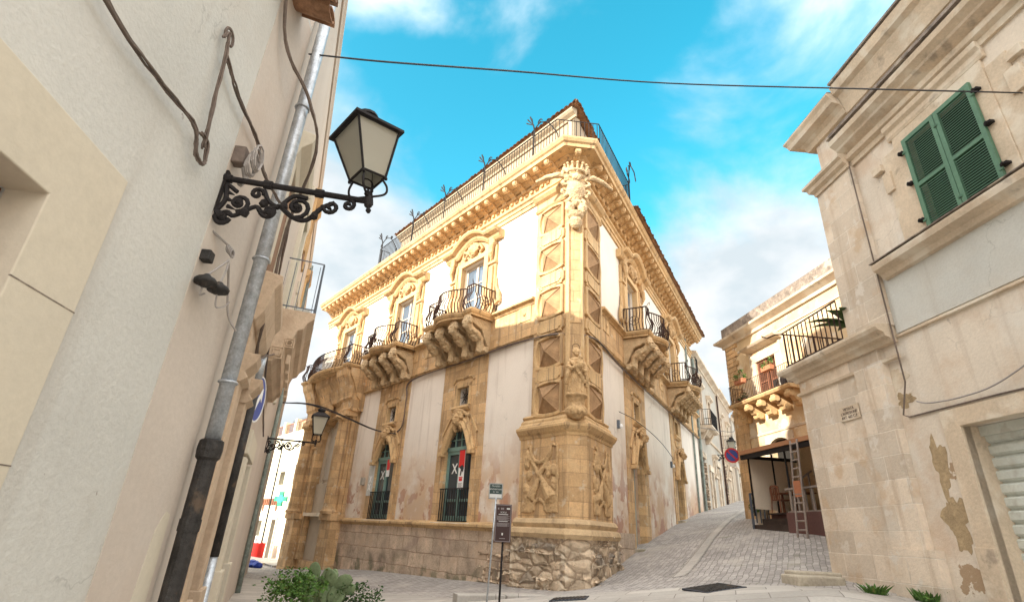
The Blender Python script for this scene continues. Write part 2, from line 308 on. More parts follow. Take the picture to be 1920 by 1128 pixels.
        S = lambda i, j: 0 <= i < nx and 0 <= j < nz and solid[i][j]
        for i in range(nx):
            for j in range(nz):
                if not solid[i][j]: continue
                s.f.append((V(i, j, 0), V(i + 1, j, 0), V(i + 1, j + 1, 0), V(i, j + 1, 0)))
                s.f.append((V(i, j, 1), V(i, j + 1, 1), V(i + 1, j + 1, 1), V(i + 1, j, 1)))
                if not S(i - 1, j): s.f.append((V(i, j, 0), V(i, j + 1, 0), V(i, j + 1, 1), V(i, j, 1)))
                if not S(i + 1, j): s.f.append((V(i + 1, j, 0), V(i + 1, j, 1), V(i + 1, j + 1, 1), V(i + 1, j + 1, 0)))
                if not S(i, j - 1): s.f.append((V(i, j, 0), V(i, j, 1), V(i + 1, j, 1), V(i + 1, j, 0)))
                if not S(i, j + 1): s.f.append((V(i, j + 1, 0), V(i + 1, j + 1, 0), V(i + 1, j + 1, 1), V(i, j + 1, 1)))
        return s
    def arch(s, cx, w, zs, rise, ztop, y0, y1, n=12):        # masonry between an arched soffit and a straight top
        pts = [(cx - w / 2 * cos(pi * k / n), zs + rise * sin(pi * k / n)) for k in range(n + 1)]
        for (xa, za), (xb, zb) in zip(pts, pts[1:]): s.prism([(xa, za), (xb, zb), (xb, ztop), (xa, ztop)], y0, y1)
        return s
    def leaves(s, c, r, n, size, seed=1, flat=.5):
        rg = random.Random(seed)
        cl = [(rg.gauss(0, .45), rg.gauss(0, .45), rg.gauss(0, .45)) for _ in range(max(4, n // 40))]
        for _ in range(n):
            k = rg.choice(cl); p = Vector([c[i] + r[i] * max(-1.1, min(1.1, k[i] + rg.gauss(0, .24))) for i in range(3)])
            d = Vector((rg.gauss(0, 1), rg.gauss(0, 1), rg.gauss(.2, flat))).normalized(); e = d.orthogonal().normalized()
            e = (e * cos(rg.random() * 6) + d.cross(e) * sin(rg.random() * 6)).normalized(); z = size * rg.uniform(.6, 1.3)
            s.add([p, p + d * z * .5 + e * z * .28, p + d * z, p + d * z * .5 - e * z * .28], [(0, 1, 2, 3)])
        return s
    def xform(s, M4): s.v = [tuple(M4 @ Vector(p)) for p in s.v]; return s
    def build(s, name, mat, parent=None, loc=(0, 0, 0), rz=0, smooth=False, bevel=0, remesh=0, fix=True, rough=.045):
        me = bpy.data.meshes.new(name); me.from_pydata(s.v, [], s.f); me.validate()
        if fix:
            bm = bmesh.new(); bm.from_mesh(me); bmesh.ops.recalc_face_normals(bm, faces=bm.faces); bm.to_mesh(me); bm.free()
        me.materials.append(MT[mat] if isinstance(mat, str) else mat)
        o = bpy.data.objects.new(name, me); COL.objects.link(o); o.parent = parent; o.location = loc; o.rotation_euler = (0, 0, rz)
        if remesh:
            md = o.modifiers.new('fuse', 'REMESH'); md.mode = 'VOXEL'; md.voxel_size = remesh; md.use_smooth_shade = True
        if remesh and rough:
            md = o.modifiers.new('weathering', 'DISPLACE'); md.texture = TEX[0 if rough < .05 else 1]; md.strength = rough; md.texture_coords = 'LOCAL'; md.mid_level = .5
        if bevel:
            md = o.modifiers.new('edge', 'BEVEL'); md.width = bevel; md.segments = 2; md.limit_method = 'ANGLE'
        if smooth:
            for p in me.polygons: p.use_smooth = True
        return o

def tag(o, label, cat, group=None, kind=None):
    o['label'] = label; o['category'] = cat
    if group: o['group'] = group
    if kind: o['kind'] = kind
    return o
def thing(name, label, cat, loc=(0, 0, 0), rz=0, group=None):
    o = bpy.data.objects.new(name, None); COL.objects.link(o); o.location = loc; o.rotation_euler = (0, 0, rz); o.empty_display_size = .3
    return tag(o, label, cat, group)
def kids(o): return [c for c in list(COL.objects) if c.parent == o]
def dup(o, parent=None, loc=None, rz=None):
    c = o.copy(); COL.objects.link(c)
    c.parent = parent
    if loc is not None: c.location = loc
    if rz is not None: c.rotation_euler = (0, 0, rz)
    for k in kids(o): dup(k, c)
    return c
def text_mesh(txt, size, depth=.004, align='CENTER'):
    cu = bpy.data.curves.new('txt', 'FONT'); cu.body = txt; cu.size = size; cu.align_x = align; cu.align_y = 'CENTER'; cu.extrude = depth; cu.resolution_u = 2
    ob = bpy.data.objects.new('txt', cu); COL.objects.link(ob)
    me = bpy.data.meshes.new_from_object(ob.evaluated_get(bpy.context.evaluated_depsgraph_get()))
    vs = [tuple(v.co) for v in me.vertices]; fs = [tuple(p.vertices) for p in me.polygons]
    bpy.data.objects.remove(ob); bpy.data.meshes.remove(me); bpy.data.curves.remove(cu)
    return [(x, -z, y) for x, y, z in vs], fs       # stands upright, faces -y
def spiral(cx, cz, r, turns, a0, y=0, n=18, dirn=1, rend=.12):
    return [(cx + r * (1 - (1 - rend) * k / n) * cos(a0 + dirn * 2 * pi * turns * k / n), y, cz + r * (1 - (1 - rend) * k / n) * sin(a0 + dirn * 2 * pi * turns * k / n)) for k in range(n + 1)]
def bez(p0, p1, p2, p3, n=10):
    P = [Vector(p) for p in (p0, p1, p2, p3)]
    return [tuple((1 - t) ** 3 * P[0] + 3 * (1 - t) ** 2 * t * P[1] + 3 * (1 - t) * t * t * P[2] + t ** 3 * P[3]) for t in [k / n for k in range(n + 1)]]
def crom(pts, n=6):
    P = [Vector(p) for p in pts]; P = [2 * P[0] - P[1]] + P + [2 * P[-1] - P[-2]]; out = []
    for i in range(1, len(P) - 2):
        a, b, c, d = P[i - 1:i + 3]
        for k in range(n):
            t = k / n; out.append(tuple(.5 * ((2 * b) + (c - a) * t + (2 * a - 5 * b + 4 * c - d) * t * t + (3 * b - a - 3 * c + d) * t ** 3)))
    out.append(tuple(P[-2])); return out

# ------------------------------------------------------------------ ground
C0 = Vector((1.8414, 13.8784))                       # foot of the palazzo's corner
aL, aR = radians(-39.3), radians(28.7)
tL = Vector((sin(aL), cos(aL))); nL = Vector((-cos(aL), sin(aL))); tR = Vector((sin(aR), cos(aR))); nR = Vector((cos(aR), -sin(aR)))
rzL, rzR = pi / 2 - (aL + pi), pi / 2 - aR
GP = [(1.84, 13.88, .44), (3.47, 16.86, .90), (6.1, 21.7, 1.80), (8.85, 26.7, 2.63), (10.3, 29.2, 3.0), (19.8, 45.9, 4.9), (30, 62, 6.3), (6.54, 11.2, 1.09), (6.6, 9.6, .95), (6.7, 7.7, .80), (7.7, 17.4, 2.07), (8.14, 14.0, 1.94),
      (9.0, 21, 2.5), (4.94, 8.69, 1.05), (.73, 11.98, .42), (3.67, 10.37, .86), (0, 11, .36), (0, 0, 0), (0, 6, .2), (-9.95, 29.2, -.55), (-11.9, 31.4, -.55), (-14.6, 34.6, -.58), (-12.5, 26, -.45), (-6.8, 16.7, -.24), (-3, 9, .1), (-2, 4, .1),
      (-1.3, 17.8, .25), (-4.6, 21.7, .1), (-14, 32, -.2), (6, 0, .6), (-8, -8, 0), (10, -8, .8), (25, 20, 4.5), (-30, 40, -.3), (-25, 5, -.2)]
_G = np.array(GP); _n = len(GP)
_K = np.sqrt(((_G[:, None, :2] - _G[None, :, :2]) ** 2).sum(-1)); _Pm = np.c_[np.ones(_n), _G[:, :2]]
_S = np.linalg.solve(np.block([[_K, _Pm], [_Pm.T, np.zeros((3, 3))]]), np.r_[_G[:, 2], 0, 0, 0])
def gz(x, y):
    return float(np.sqrt(((_G[:, :2] - (x, y)) ** 2).sum(1)) @ _S[:_n] + _S[_n] + _S[_n + 1] * x + _S[_n + 2] * y)
xs = [-300, -120, -60] + [-35 + .7 * i for i in range(101)] + [60, 120, 300]; ys = [-200, -80, -30] + [-12 + .8 * i for i in range(95)] + [90, 160, 300]
g = MB(); nx = len(xs)
cl = lambda v, a, b: max(a, min(b, v))
a_st = rzR
def to_st(x, y): return (x * cos(-a_st) - y * sin(-a_st), x * sin(-a_st) + y * cos(-a_st))
g.add([(*to_st(x, y), gz(cl(x, -35, 35), cl(y, -12, 64))) for y in ys for x in xs], [(j * nx + i, j * nx + i + 1, (j + 1) * nx + i + 1, (j + 1) * nx + i) for j in range(len(ys) - 1) for i in range(nx - 1)])
o = g.build('street', 'cobble', None, rz=a_st, smooth=True); o['kind'] = 'structure'
# slab paved strip crossing the mouth of the street, and the flagged left-hand street
def sheet(poly_fn, name, mat, x0, x1, y0, y1, st, lift, rz):
    m = MB(); idx = {}; c_, s_ = cos(-rz), sin(-rz)
    nx_ = int((x1 - x0) / st); ny_ = int((y1 - y0) / st)
    for j in range(ny_):
        for i in range(nx_):
            q = [(x0 + (i + a) * st, y0 + (j + b) * st) for a, b in ((0, 0), (1, 0), (1, 1), (0, 1))]
            if not poly_fn(x0 + (i + .5) * st, y0 + (j + .5) * st): continue
            f = []
            for x, y in q:
                k = (round(x, 3), round(y, 3))
                if k not in idx: idx[k] = len(m.v); m.v.append((x * c_ - y * s_, x * s_ + y * c_, gz(x, y) + lift))
                f.append(idx[k])
            m.f.append(tuple(f))
    o = m.build(name, mat, None, rz=rz, smooth=True, fix=False); o['kind'] = 'structure'; return o
def f_pave(x, y):
    yb = 12.15 - .48 * max(0, x - 1.2) if x > -.5 else 12.8 - .95 * (x + .5)
    return y < yb
sheet(f_pave, 'pavement', 'slab', -12, 9.6, -3, 24.9, .15, .012, radians(-22))

def f_gut(x, y):
    v = Vector((x, y)) - C0; return abs(v.dot(nR) - 2.3) < .16 and v.dot(tR) > -1.2
sheet(f_gut, 'gutter_strip', 'slab', 2.0, 26, 13.0, 50, .08, .012, rzR)

# ------------------------------------------------------------------ the baroque palazzo
PZ = thing('baroque_palazzo', 'golden limestone baroque palace with bulging iron balconies, carved corner and railed roof terrace', 'palace', (C0.x, C0.y, 0))
LL, LR, CH = 19.6, 19.4, .20                          # facade lengths and corner chamfer
def Lp(u, o=0): v = tL * u + nL * o; return (v.x, v.y)
def Rp(u, o=0): v = tR * u + nR * o; return (v.x, v.y)
def pl(name, mb, mat, **k): return mb.build(name, mat, PZ, rz=rzL, **k)
def pr(name, mb, mat, **k): return mb.build(name, mat, PZ, rz=rzR, **k)
def pp(name, mb, mat, **k): return mb.build(name, mat, PZ, **k)
full = [Lp(LL), Lp(CH), Rp(CH), Rp(LR)]
axL, axR = [-5.25, -10.3, -16.1], [5.95, 13.1]
GW, GZ0, GZS, GR = 1.52, 1.80, 4.05, .66              # ground windows: width, sill, springing, rise
SW = (.68, 5.5, 6.12); DW = (1.44, 8.4, 10.95)
gh = lambda x: (x - GW / 2, x + GW / 2, GZ0, GZS + GR); sh = lambda x: (x - SW[0] / 2, x + SW[0] / 2, SW[1], SW[2]); dh = lambda x: (x - DW[0] / 2, x + DW[0] / 2, DW[1], DW[2])
rh = lambda x: (x - .72, x + .72, .5 if x < 9 else 1.4, GZS + GR - (.1 if x < 9 else -.25))
pl('wall', MB().wall(-13.4, -CH, 1.7, 7.15, [gh(x) for x in axL[:2]] + [sh(x) for x in axL[:2]]), 'plaster')
pl('wall', MB().wall(-LL, -CH, 8.4, 12.0, [dh(x) for x in axL]), 'white')
pr('wall', MB().wall(CH, LR, -.5, 7.15, [rh(x) for x in axR] + [sh(axR[0]), (axR[1] - .34, axR[1] + .34, 6.2, 6.8)]), 'plaster_r')
pr('wall', MB().wall(CH, LR, 8.4, 12.0, [dh(x) for x in axR]), 'white')
pl('stone_band', MB().box(-LL, -CH, -.05, .4, 7.15, 8.4), 'ashlar'); pr('stone_band', MB().box(CH, LR, -.05, .4, 7.15, 8.4), 'ashlar')
for fn, axs in ((pl, [-2.15, -7.8, -9.0]), (pr, [2.6, 8.4, 10.4])):
    for x in axs: fn('band_block', MB().box(x - .3, x + .3, -.075, 0, 7.72, 8.22).ball((x, -.08, 7.97), (.07, .05, .07)), 'stone', bevel=.01)
pl('base_course', MB().box(-13.5, -1.6, -.10, .4, -1.2, 1.62), 'base')
pl('base_ledge', MB().mold([(0, 0), (.10, .0), (.14, .06), (.22, .10), (.22, .16), (.10, .22), (0, .24)], -13.5, -1.6, 1.60), 'stone')
pr('base_course', MB().box(1.8, 5.0, -.07, .3, -1, 1.75).box(6.9, 12.2, -.05, .3, -1, 1.5), 'base')
# end and back walls and the flat inner roof that close the block
bk = (tL * 13 + tR * 13)
pp('rear_wall', MB().slab([Lp(LL, -.05), Rp(LR, -.05), (Rp(LR, -.5)), (Lp(LL, -.5))], -1, 12.9), 'plaster_r')
pp('flat_roof', MB().slab([Lp(LL, .1), Lp(.5, -.1), Rp(.5, -.1), Rp(LR, .1)], 12.9, 13.12), 'tile')
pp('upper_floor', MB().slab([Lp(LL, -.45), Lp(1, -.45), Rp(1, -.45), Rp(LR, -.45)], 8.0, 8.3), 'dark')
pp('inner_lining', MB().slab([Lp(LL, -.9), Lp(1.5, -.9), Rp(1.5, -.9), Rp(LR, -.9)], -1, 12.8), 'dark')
# string courses and the entablature, mitred round the chamfered corner
pp('string_course', MB().plan(full, [(0, 0), (.10, 0), (.15, .05), (.10, .09), (0, .09)], 7.10), 'stone')
sL = [(0, 0), (.08, 0), (.12, .05), (.24, .10), (.24, .17), (0, .20)]
pp('string_course', MB().plan([Lp(LL), Lp(1.62)], sL, 8.22).plan([Rp(1.95), Rp(LR)], sL, 8.22), 'stone')
pp('architrave', MB().plan(full, [(0, 0), (.06, 0), (.06, .14), (.10, .15), (.10, .27), (.17, .31), (.17, .36), (.02, .40), (.02, .72), (.10, .75), (.14, .80), (0, .80)], 11.95), 'stone')
pp('cornice', MB().plan(full, [(0, 0), (.20, 0), (.24, .06), (.34, .10), (.34, .13), (.70, .16), (.72, .27), (.78, .31), (.83, .40), (.84, .45), (0, .48)], 12.80), 'stone')
cb = MB().side([(-.02, .30), (-.10, .0), (-.16, .02), (-.2, .10), (-.33, .13), (-.40, .20), (-.58, .16), (-.62, .22), (-.62, .34), (-.02, .34)], -.105, .105)
cb.side([(-.62, .28), (-.655, .28), (-.655, .18), (-.60, .12), (-.5, .10), (-.5, .16)], -.075, .075)
m0 = cb.build('modillion', 'stone', PZ, (*Lp(.75), 12.66), rzL, bevel=.008)
first = True
for i in range(35):
    u = .75 + .54 * i
    if not first and u < LL - .2: dup(m0, PZ, (*Lp(u), 12.66), rzL)
    first = False
for i in range(35): dup(m0, PZ, (*Rp(.75 + .54 * i), 12.66), rzR)
dup(m0, PZ, ((Lp(CH)[0] + Rp(CH)[0]) / 2, (Lp(CH)[1] + Rp(CH)[1]) / 2, 12.66), radians(4.7))
dn = MB()
for i in range(68): dn.box(-LL + .2 + .27 * i, -LL + .33 + .27 * i, -.09, 0, 12.55, 12.64)
pl('dentil_row', dn, 'stone')

# corner: pedestal, panelled pilaster, coat of arms
cp = lambda a, b: [Lp(a), Lp(CH), Rp(CH), Rp(b)]
def pil(z0, z1, o, a=1.62, b=1.95): return MB().plan(cp(a, b), [(-.05, 0), (o, 0), (o, z1 - z0), (-.05, z1 - z0)], z0)
pp('corner_pilaster', pil(4.55, 11.95, .13), 'ashlar')
fe = MB()
for P_, sg in ((Lp, 1), (Rp, 1)): fe.plan([Lp(CH + .02, .13), Lp(CH - .09, .13)] if P_ is Lp else [Rp(CH - .09, .13), Rp(CH + .02, .13)], [(-.02, 0), (.045, 0), (.045, 5.6), (-.02, 5.6)], 4.8)
pp('edge_fillet', fe, 'stone')
pp('pilaster_cap', MB().plan(cp(1.66, 2.0), [(0, 0), (.17, 0), (.22, .06), (.16, .10), (.16, .34), (.26, .40), (.34, .50), (.34, .57), (0, .60)], 11.42), 'stone')
pp('pedestal', pil(1.95, 4.05, .28, 1.85, 2.12), 'ashlar')
pp('pedestal_cornice', MB().plan(cp(1.88, 2.15), [(0, 0), (.30, 0), (.32, .07), (.38, .12), (.45, .22), (.45, .28), (.34, .33), (.33, .36), (.27, .42), (.27, .47), (.18, .56), (.22, .62), (.15, .68), (0, .70)], 3.98), 'stone')
pp('pedestal_base', MB().plan(cp(1.95, 2.22), [(0, 0), (.42, 0), (.46, .10), (.42, .20), (.33, .24), (.38, .34), (.33, .42), (.27, .46), (0, .46)], 1.52), 'carved')
def rocks(path, z0, z1, hgt, wid, o, seed):
    rg = random.Random(seed); m = MB(); z = z0
    seg = [(Vector(a), Vector(b)) for a, b in zip(path, path[1:])]
    while z < z1:
        h = hgt * rg.uniform(.75, 1.3)
        for a, b in seg:
            L = (b - a).length; d = (b - a) / L; nn = Vector((d.y, -d.x)); x = -rg.uniform(0, .1)
            while x < L - .05:
                w = min(wid * rg.uniform(.55, 1.4), L + .06 - x)
                oo = o * rg.uniform(.75, 1.15); c = a + d * (x + w / 2)
                pts = []
                for sx in (-1, -.8, .8, 1):
                    for sz in (-1, -.78, .78, 1):
                        e = 0 if (abs(sx) == 1 or abs(sz) == 1) else 1
                        jj = lambda k: rg.uniform(-k, k)
                        q = c + d * (sx * w / 2 * .93 + jj(.02)) + nn * (oo * (.78 if not e else 1) + jj(.03))
                        pts.append((q.x, q.y, z + h / 2 + sz * h / 2 * .90 + jj(.018)))
                bks = [(*(c + d * (sx * w / 2 * .92)), z + h / 2 + sz * h / 2 * .9) for sx in (-1, 1) for sz in (-1, 1)]
                fs = [(i * 4 + j, (i + 1) * 4 + j, (i + 1) * 4 + j + 1, i * 4 + j + 1) for i in range(3) for j in range(3)]
                fs += [(0, 1, 2, 3, 17, 16), (15, 14, 13, 12, 18, 19), (3, 7, 11, 15, 19, 17), (12, 8, 4, 0, 16, 18)]
                m.add(pts + bks, fs); x += w
        z += h
    return m
rk = rocks([Lp(2.2), Lp(CH), Rp(CH), Rp(2.35)], -.1, 1.5, .27, .50, .48, 4)
pp('rubble_footing', rk, 'rubble', remesh=.024, rough=.09)
pp('rubble_footing', rocks([Lp(3.6), Lp(1.9)], -.2, 1.55, .30, .5, .22, 9), 'rubble', remesh=.024, rough=.07)
pp('footing_core', pil(-1, 1.55, .36, 2.0, 2.4), 'rubble')
def fan_panel(mir, w=.44):                                   # bulging frame round a four-sided pyramid
    m = MB(); h = .52
    out = [(-w, -h * .86)] + [(-w + 2 * w * k / 8, -h * (.86 + .14 * sin(pi * k / 8))) for k in range(1, 8)] + [(w, -h * .86)]
    out += [(w + .10 * sin(pi * k / 8) * (1 if not mir else 0), h * (-.86 + 1.72 * k / 8)) for k in range(1, 8)]
    out += [(w, h * .86)] + [(w - 2 * w * k / 8, h * (.86 + .14 * sin(pi * k / 8))) for k in range(1, 8)] + [(-w, h * .86)]
    out += [(-w - .10 * sin(pi * k / 8) * (1 if mir else 0), h * (.86 - 1.72 * k / 8)) for k in range(1, 8)]
    n = len(out); cx = sum(p[0] for p in out) / n
    inn = [(cx + (x - cx) * .80, z * .80) for x, z in out]
    m.add([(x, -.0, z) for x, z in out] + [(x, -.085, z) for x, z in out] + [(cx + (x - cx) * .84, -.10, z * .84) for x, z in out] + [(x, -.02, z) for x, z in inn],
          [(a * n + i, a * n + (i + 1) % n, (a + 1) * n + (i + 1) % n, (a + 1) * n + i) for a in range(3) for i in range(n)])
    q = .30
    cs = [(cx - q, -.36), (cx + q, -.36), (cx + q, .36), (cx - q, .36)]
    f = MB(); cs = [(cx - w * .74, -.41), (cx + w * .74, -.41), (cx + w * .74, .41), (cx - w * .74, .41)]
    m.add([(x, -.02, z) for x, z in inn], [tuple(range(n))])
    f.add([(x, -.022, z) for x, z in cs] + [(cx, -.25, 0)], [(0, 1, 4), (1, 2, 4), (2, 3, 4), (3, 0, 4)])
    for x, z in cs: f.tube([(x, -.03, z), (cx, -.255, 0)], .018, 5)
    return m, f
def rect_panel(w=.44):
    m = MB(); h, c = .24, .10
    pts = [(-w + c, -h), (w - c, -h), (w - c, -h + c * .6), (w, -h + c), (w, h - c), (w - c, h - c * .6), (w - c, h), (-w + c, h), (-w + c, h - c * .6), (-w, h - c), (-w, -h + c), (-w + c, -h + c * .6)]
    m.prism(pts, -.07, 0); m.prism([(x * .82, z * .74) for x, z in pts], -.10, -.065); return m
for side, rz, P_, uc in (('L', rzL, Lp, .86), ('R', rzR, Rp, 1.0)):
    fm, ff = fan_panel(side == 'L', .54 if side == 'L' else .66); fp = fm.build('faceted_panel', 'stone', PZ, (*P_(uc, .13), 10.87), rz, bevel=.012); ff.build('pyramid', 'pyr', fp)
    for z in (9.48, 7.96, 6.40, 5.05): dup(fp, PZ, (*P_(uc, .13), z))
    rp = rect_panel(.56 if side == 'L' else .68).build('flat_panel', 'stone', PZ, (*P_(uc, .13), 10.19), rz, bevel=.012)
    for z in (8.72, 7.2, 5.73): dup(rp, PZ, (*P_(uc, .13), z))
    # pedestal relief: hung swag, crossed trophies, small arch
    m = MB(); 
    m.tube([(-.52, -.02, .72), (-.40, -.04, .72), (-.38, -.05, .55), (-.2, -.07, .34), (0, -.08, .28), (.2, -.07, .34), (.38, -.05, .55), (.40, -.04, .72), (.54, -.02, .72)], .055, 8)
    m.tube([(-.55, -.03, .6), (.0, -.08, -.05)], .07, 6).tube([(.42, -.03, .5), (0, -.08, -.02)], [.03, .09], 6)
    m.tube([(0, -.06, -.02), (.42, -.05, -.62)], [.05, .2], 6).tube([(0, -.06, -.05), (-.32, -.05, -.60)], [.05, .16], 6)
    m.tube([(-.22, -.03, -.9), (-.2, -.05, -.72), (0, -.06, -.62), (.2, -.05, -.72), (.22, -.03, -.9)], .06, 6)
    m.box(-.66, -.24, -.09, .0, -.95, -.72).box(.24, .66, -.07, .0, -.95, -.72)
    rg = random.Random(ord(side))
    for k in range(16): m.ball((rg.uniform(-.62, -.34) if k < 9 else rg.uniform(.28, .62), -.02, rg.uniform(-.7, .45)), (.12, .09, .15), 8, 6, .5, k)
    m.tube([(.62, -.02, .7), (.64, -.03, 0), (.62, -.03, -.7)], .05, 6)
    m.v = [(x, y * .6, z) for x, y, z in m.v]
    m.build('trophy_relief', 'carved_gold', PZ, (*P_(1.0 if side == 'L' else 1.15, .28), 3.05), rz, remesh=.022)
ch = MB()                                             # shield, crown and heads on the chamfer
cm = ((Vector(Lp(CH)) + Vector(Rp(CH))) / 2); rzC = radians(4.7)
ch.ball((0, -.16, .0), (.30, .12, .42), 14, 9).ball((0, -.20, .02), (.2, .12, .3), 14, 9)
for s in (-1, 1):
    ch.tube(spiral(.36 * s, .25, .17, 1.1, pi / 2, -.15, 14, s), [.07] * 10 + [.05] * 5, 6).tube(spiral(.38 * s, -.12, .15, 1.1, -pi / 2, -.13, 14, -s), .06, 6)
    ch.tube([(.30 * s, -.12, .45), (.55 * s, -.14, .50), (.9 * s, -.06, .42), (1.25 * s, .1, .30)], [.07, .10, .09, .05], 7)
    ch.ball((.20 * s, -.16, -.72), (.15, .15, .20), 10, 8, .2, 3).ball((.2 * s, -.29, -.73), .04)
    ch.tube([(.15 * s, -.1, -.30), (.28 * s, -.15, -.48), (.22 * s, -.12, -.62)], .07, 6)
for k in range(9): a = pi * k / 8; ch.ball((.42 * cos(a), -.10 - .22 * sin(a), .62 + .08 * (k % 2)), (.07, .07, .12), 8, 6)
ch.ball((0, -.12, .48), (.36, .2, .1)).ball((0, -.25, .38), (.16, .14, .15), 10, 8, .3, 2)
ch.lathe([(.27, .12), (.24, 0), (.17, -.06), (.20, -.14), (.15, -.34), (.06, -.42)], (0, -.10, -1.0), 12, sy=.9).ball((0, -.1, -.5), (.2, .14, .14), 8, 6, .4, 8)
ch.build('coat_of_arms', 'carved', PZ, (cm.x, cm.y - .12, 11.62), rzC, remesh=.018)
cw = MB()
for k in range(7): a = pi * (k + .5) / 7; cw.tube([(.30 * cos(a), -.12 - .2 * sin(a), 0), (.38 * cos(a), -.12 - .27 * sin(a), .2)], [.05, .03], 5).ball((.39 * cos(a), -.12 - .28 * sin(a), .24), .045, 6, 5)
cw.tube([(.33 * cos(pi * k / 10), -.12 - .22 * sin(pi * k / 10), 0) for k in range(11)], .05, 6)
cw.build('crown', 'carved', [o for o in COL.objects if o.name == 'coat_of_arms'][0], (0, -.02, .62))

# windows, balconies, masks: built once in their own bay frame, then copied
def lump_head(m, x, y, z, s, seed=0):
    m.ball((x, y, z), (.13 * s, .14 * s, .17 * s), 10, 8, .15, seed).ball((x, y - .14 * s, z - .02 * s), (.03 * s, .05 * s, .05 * s), 6, 5)
    m.ball((x - .06 * s, y - .11 * s, z + .05 * s), (.05 * s, .04 * s, .02 * s), 6, 5).ball((x + .06 * s, y - .11 * s, z + .05 * s), (.05 * s, .04 * s, .02 * s), 6, 5)
    m.ball((x, y - .11 * s, z - .1 * s), (.06 * s, .05 * s, .03 * s), 6, 5)
    for k in range(7): a = pi * k / 6; m.ball((x + .15 * s * cos(a), y - .02, z + .05 * s + .14 * s * sin(a)), .07 * s, 6, 5, .4, k + seed)
cs = MB()                                             # scrolled console with a grotesque head
cs.tube([(0, -.95, 1.0), (0, -.98, .80), (0, -.80, .62), (0, -.55, .55), (0, -.42, .38), (0, -.38, .18), (0, -.22, .06), (0, -.06, .0)], [.13, .16, .15, .14, .14, .13, .11, .08], 8)
cs.side([(0, 1.1), (-1.0, 1.1), (-.95, .95), (-.4, .72), (-.2, .3), (0, 0)], -.09, .09)
lump_head(cs, 0, -.96, .80, 1.25, 2)
cs.ball((0, -.62, .42), (.17, .15, .14), 8, 6, .5, 5).ball((0, -.40, .05), (.16, .12, .13), 8, 6, .4, 6)
for s in (-1, 1): cs.tube([(.12 * s, -.85, .62), (.2 * s, -.7, .5), (.14 * s, -.5, .35)], .06, 6); cs.tube(spiral(.0, 0, .13, 1.2, 0, 0, 12), .04, 5) if 0 else None
cs.tube([(-.15, -.20, .05), (.15, -.20, .05)], .11, 8)
console_mesh = cs
BH, BO = 1.45, 1.0                                    # balcony half width and projection
def bplan(o, hw=BH, bulge=.28):
    P = [(-hw, 0), (-hw, -o * .98), (-hw + .42, -o * .98), (-hw + .5, -o * .86)]
    n = 9
    P += [((-hw + .5) + (2 * hw - 1.0) * k / n, -o * .86 - (bulge + .14 * o) * sin(pi * k / n)) for k in range(1, n)]
    P += [(hw - .5, -o * .86), (hw - .42, -o * .98), (hw, -o * .98), (hw, 0)]
    return P
def resample(P, st):
    P = [Vector(p) for p in P]; out = []; d = 0
    for a, b in zip(P, P[1:]):
        L = (b - a).length
        while d <= L: out.append((a + (b - a) * d / L, (b - a).normalized())); d += st
        d -= L
    return out
def balcony(parent, loc, rz, ncons=(-1.25, -.42, .42, 1.25), hw=BH, o_=BO, bulge=.28, cons=True):
    m = MB(); p = bplan(o_, hw, bulge)
    m.plan([(x, y) for x, y in p], [(0, 0), (.0, .06), (.05, .10), (.09, .17), (.09, .21), (0, .22)], -.02)
    m.slab(p, .0, .195)
    b = m.build('balcony', 'stone', parent, loc, rz)
    r = MB(); q = resample(bplan(o_ - .02, hw - .02, bulge), .118)
    bel = [(0, .22), (.06, .30), (.13, .42), (.14, .54), (.07, .70), (.0, .84), (0, 1.10)]
    for k, (c, d) in enumerate(q):
        nn = Vector((d.y, -d.x)); nn = nn if k else Vector((-1, 0))
        r.tube([(c.x + nn.x * e, c.y + nn.y * e, z) for e, z in bel], .019, 4)
    for z, t in ((.24, .02), (1.11, .026)): r.tube([(c.x, c.y, z) for c, d in q], t, 5)
    for sx in (-1, 1):                                # curled corner finials
        r.tube([(sx * (hw - .02), -o_ + .03, 1.1), (sx * (hw + .02), -o_ - .05, 1.2), (sx * (hw + .12), -o_ - .12, 1.18), (sx * (hw + .1), -o_ - .1, 1.08)], .012, 4)
        fx = sx * (hw * .62)
    for fx, fy in ((-hw + .02, -o_ * .5), (hw - .02, -o_ * .5), (0, -o_ * 1.0 - bulge - .13)):   # rosettes
        ring = []
        for k in range(12):
            a = 2 * pi * k / 12; e = .17
            ring.append((fx, fy + e * cos(a), .62 + e * sin(a)) if abs(fx) > .5 else (fx + e * cos(a), fy, .62 + e * sin(a)))
        r.tube(ring, .011, 4, True)
        for k in range(6): r.tube([ring[2 * k], ring[(2 * k + 6) % 12]], .008, 4)
    r.build('railing', 'rust', b)
    if cons:
        k0 = console_mesh.build('console', 'carved', b, (ncons[0], 0, -1.12), 0, remesh=.02, rough=.045)
        for x in ncons[1:]: dup(k0, b, (x, 0, -1.12))
    return b
bL = balcony(PZ, (*Lp(5.25), 8.20), rzL)
dup(bL, PZ, (*Lp(10.35), 8.20), rzL)
for u in axR: dup(bL, PZ, (*Rp(u), 8.20), rzR)

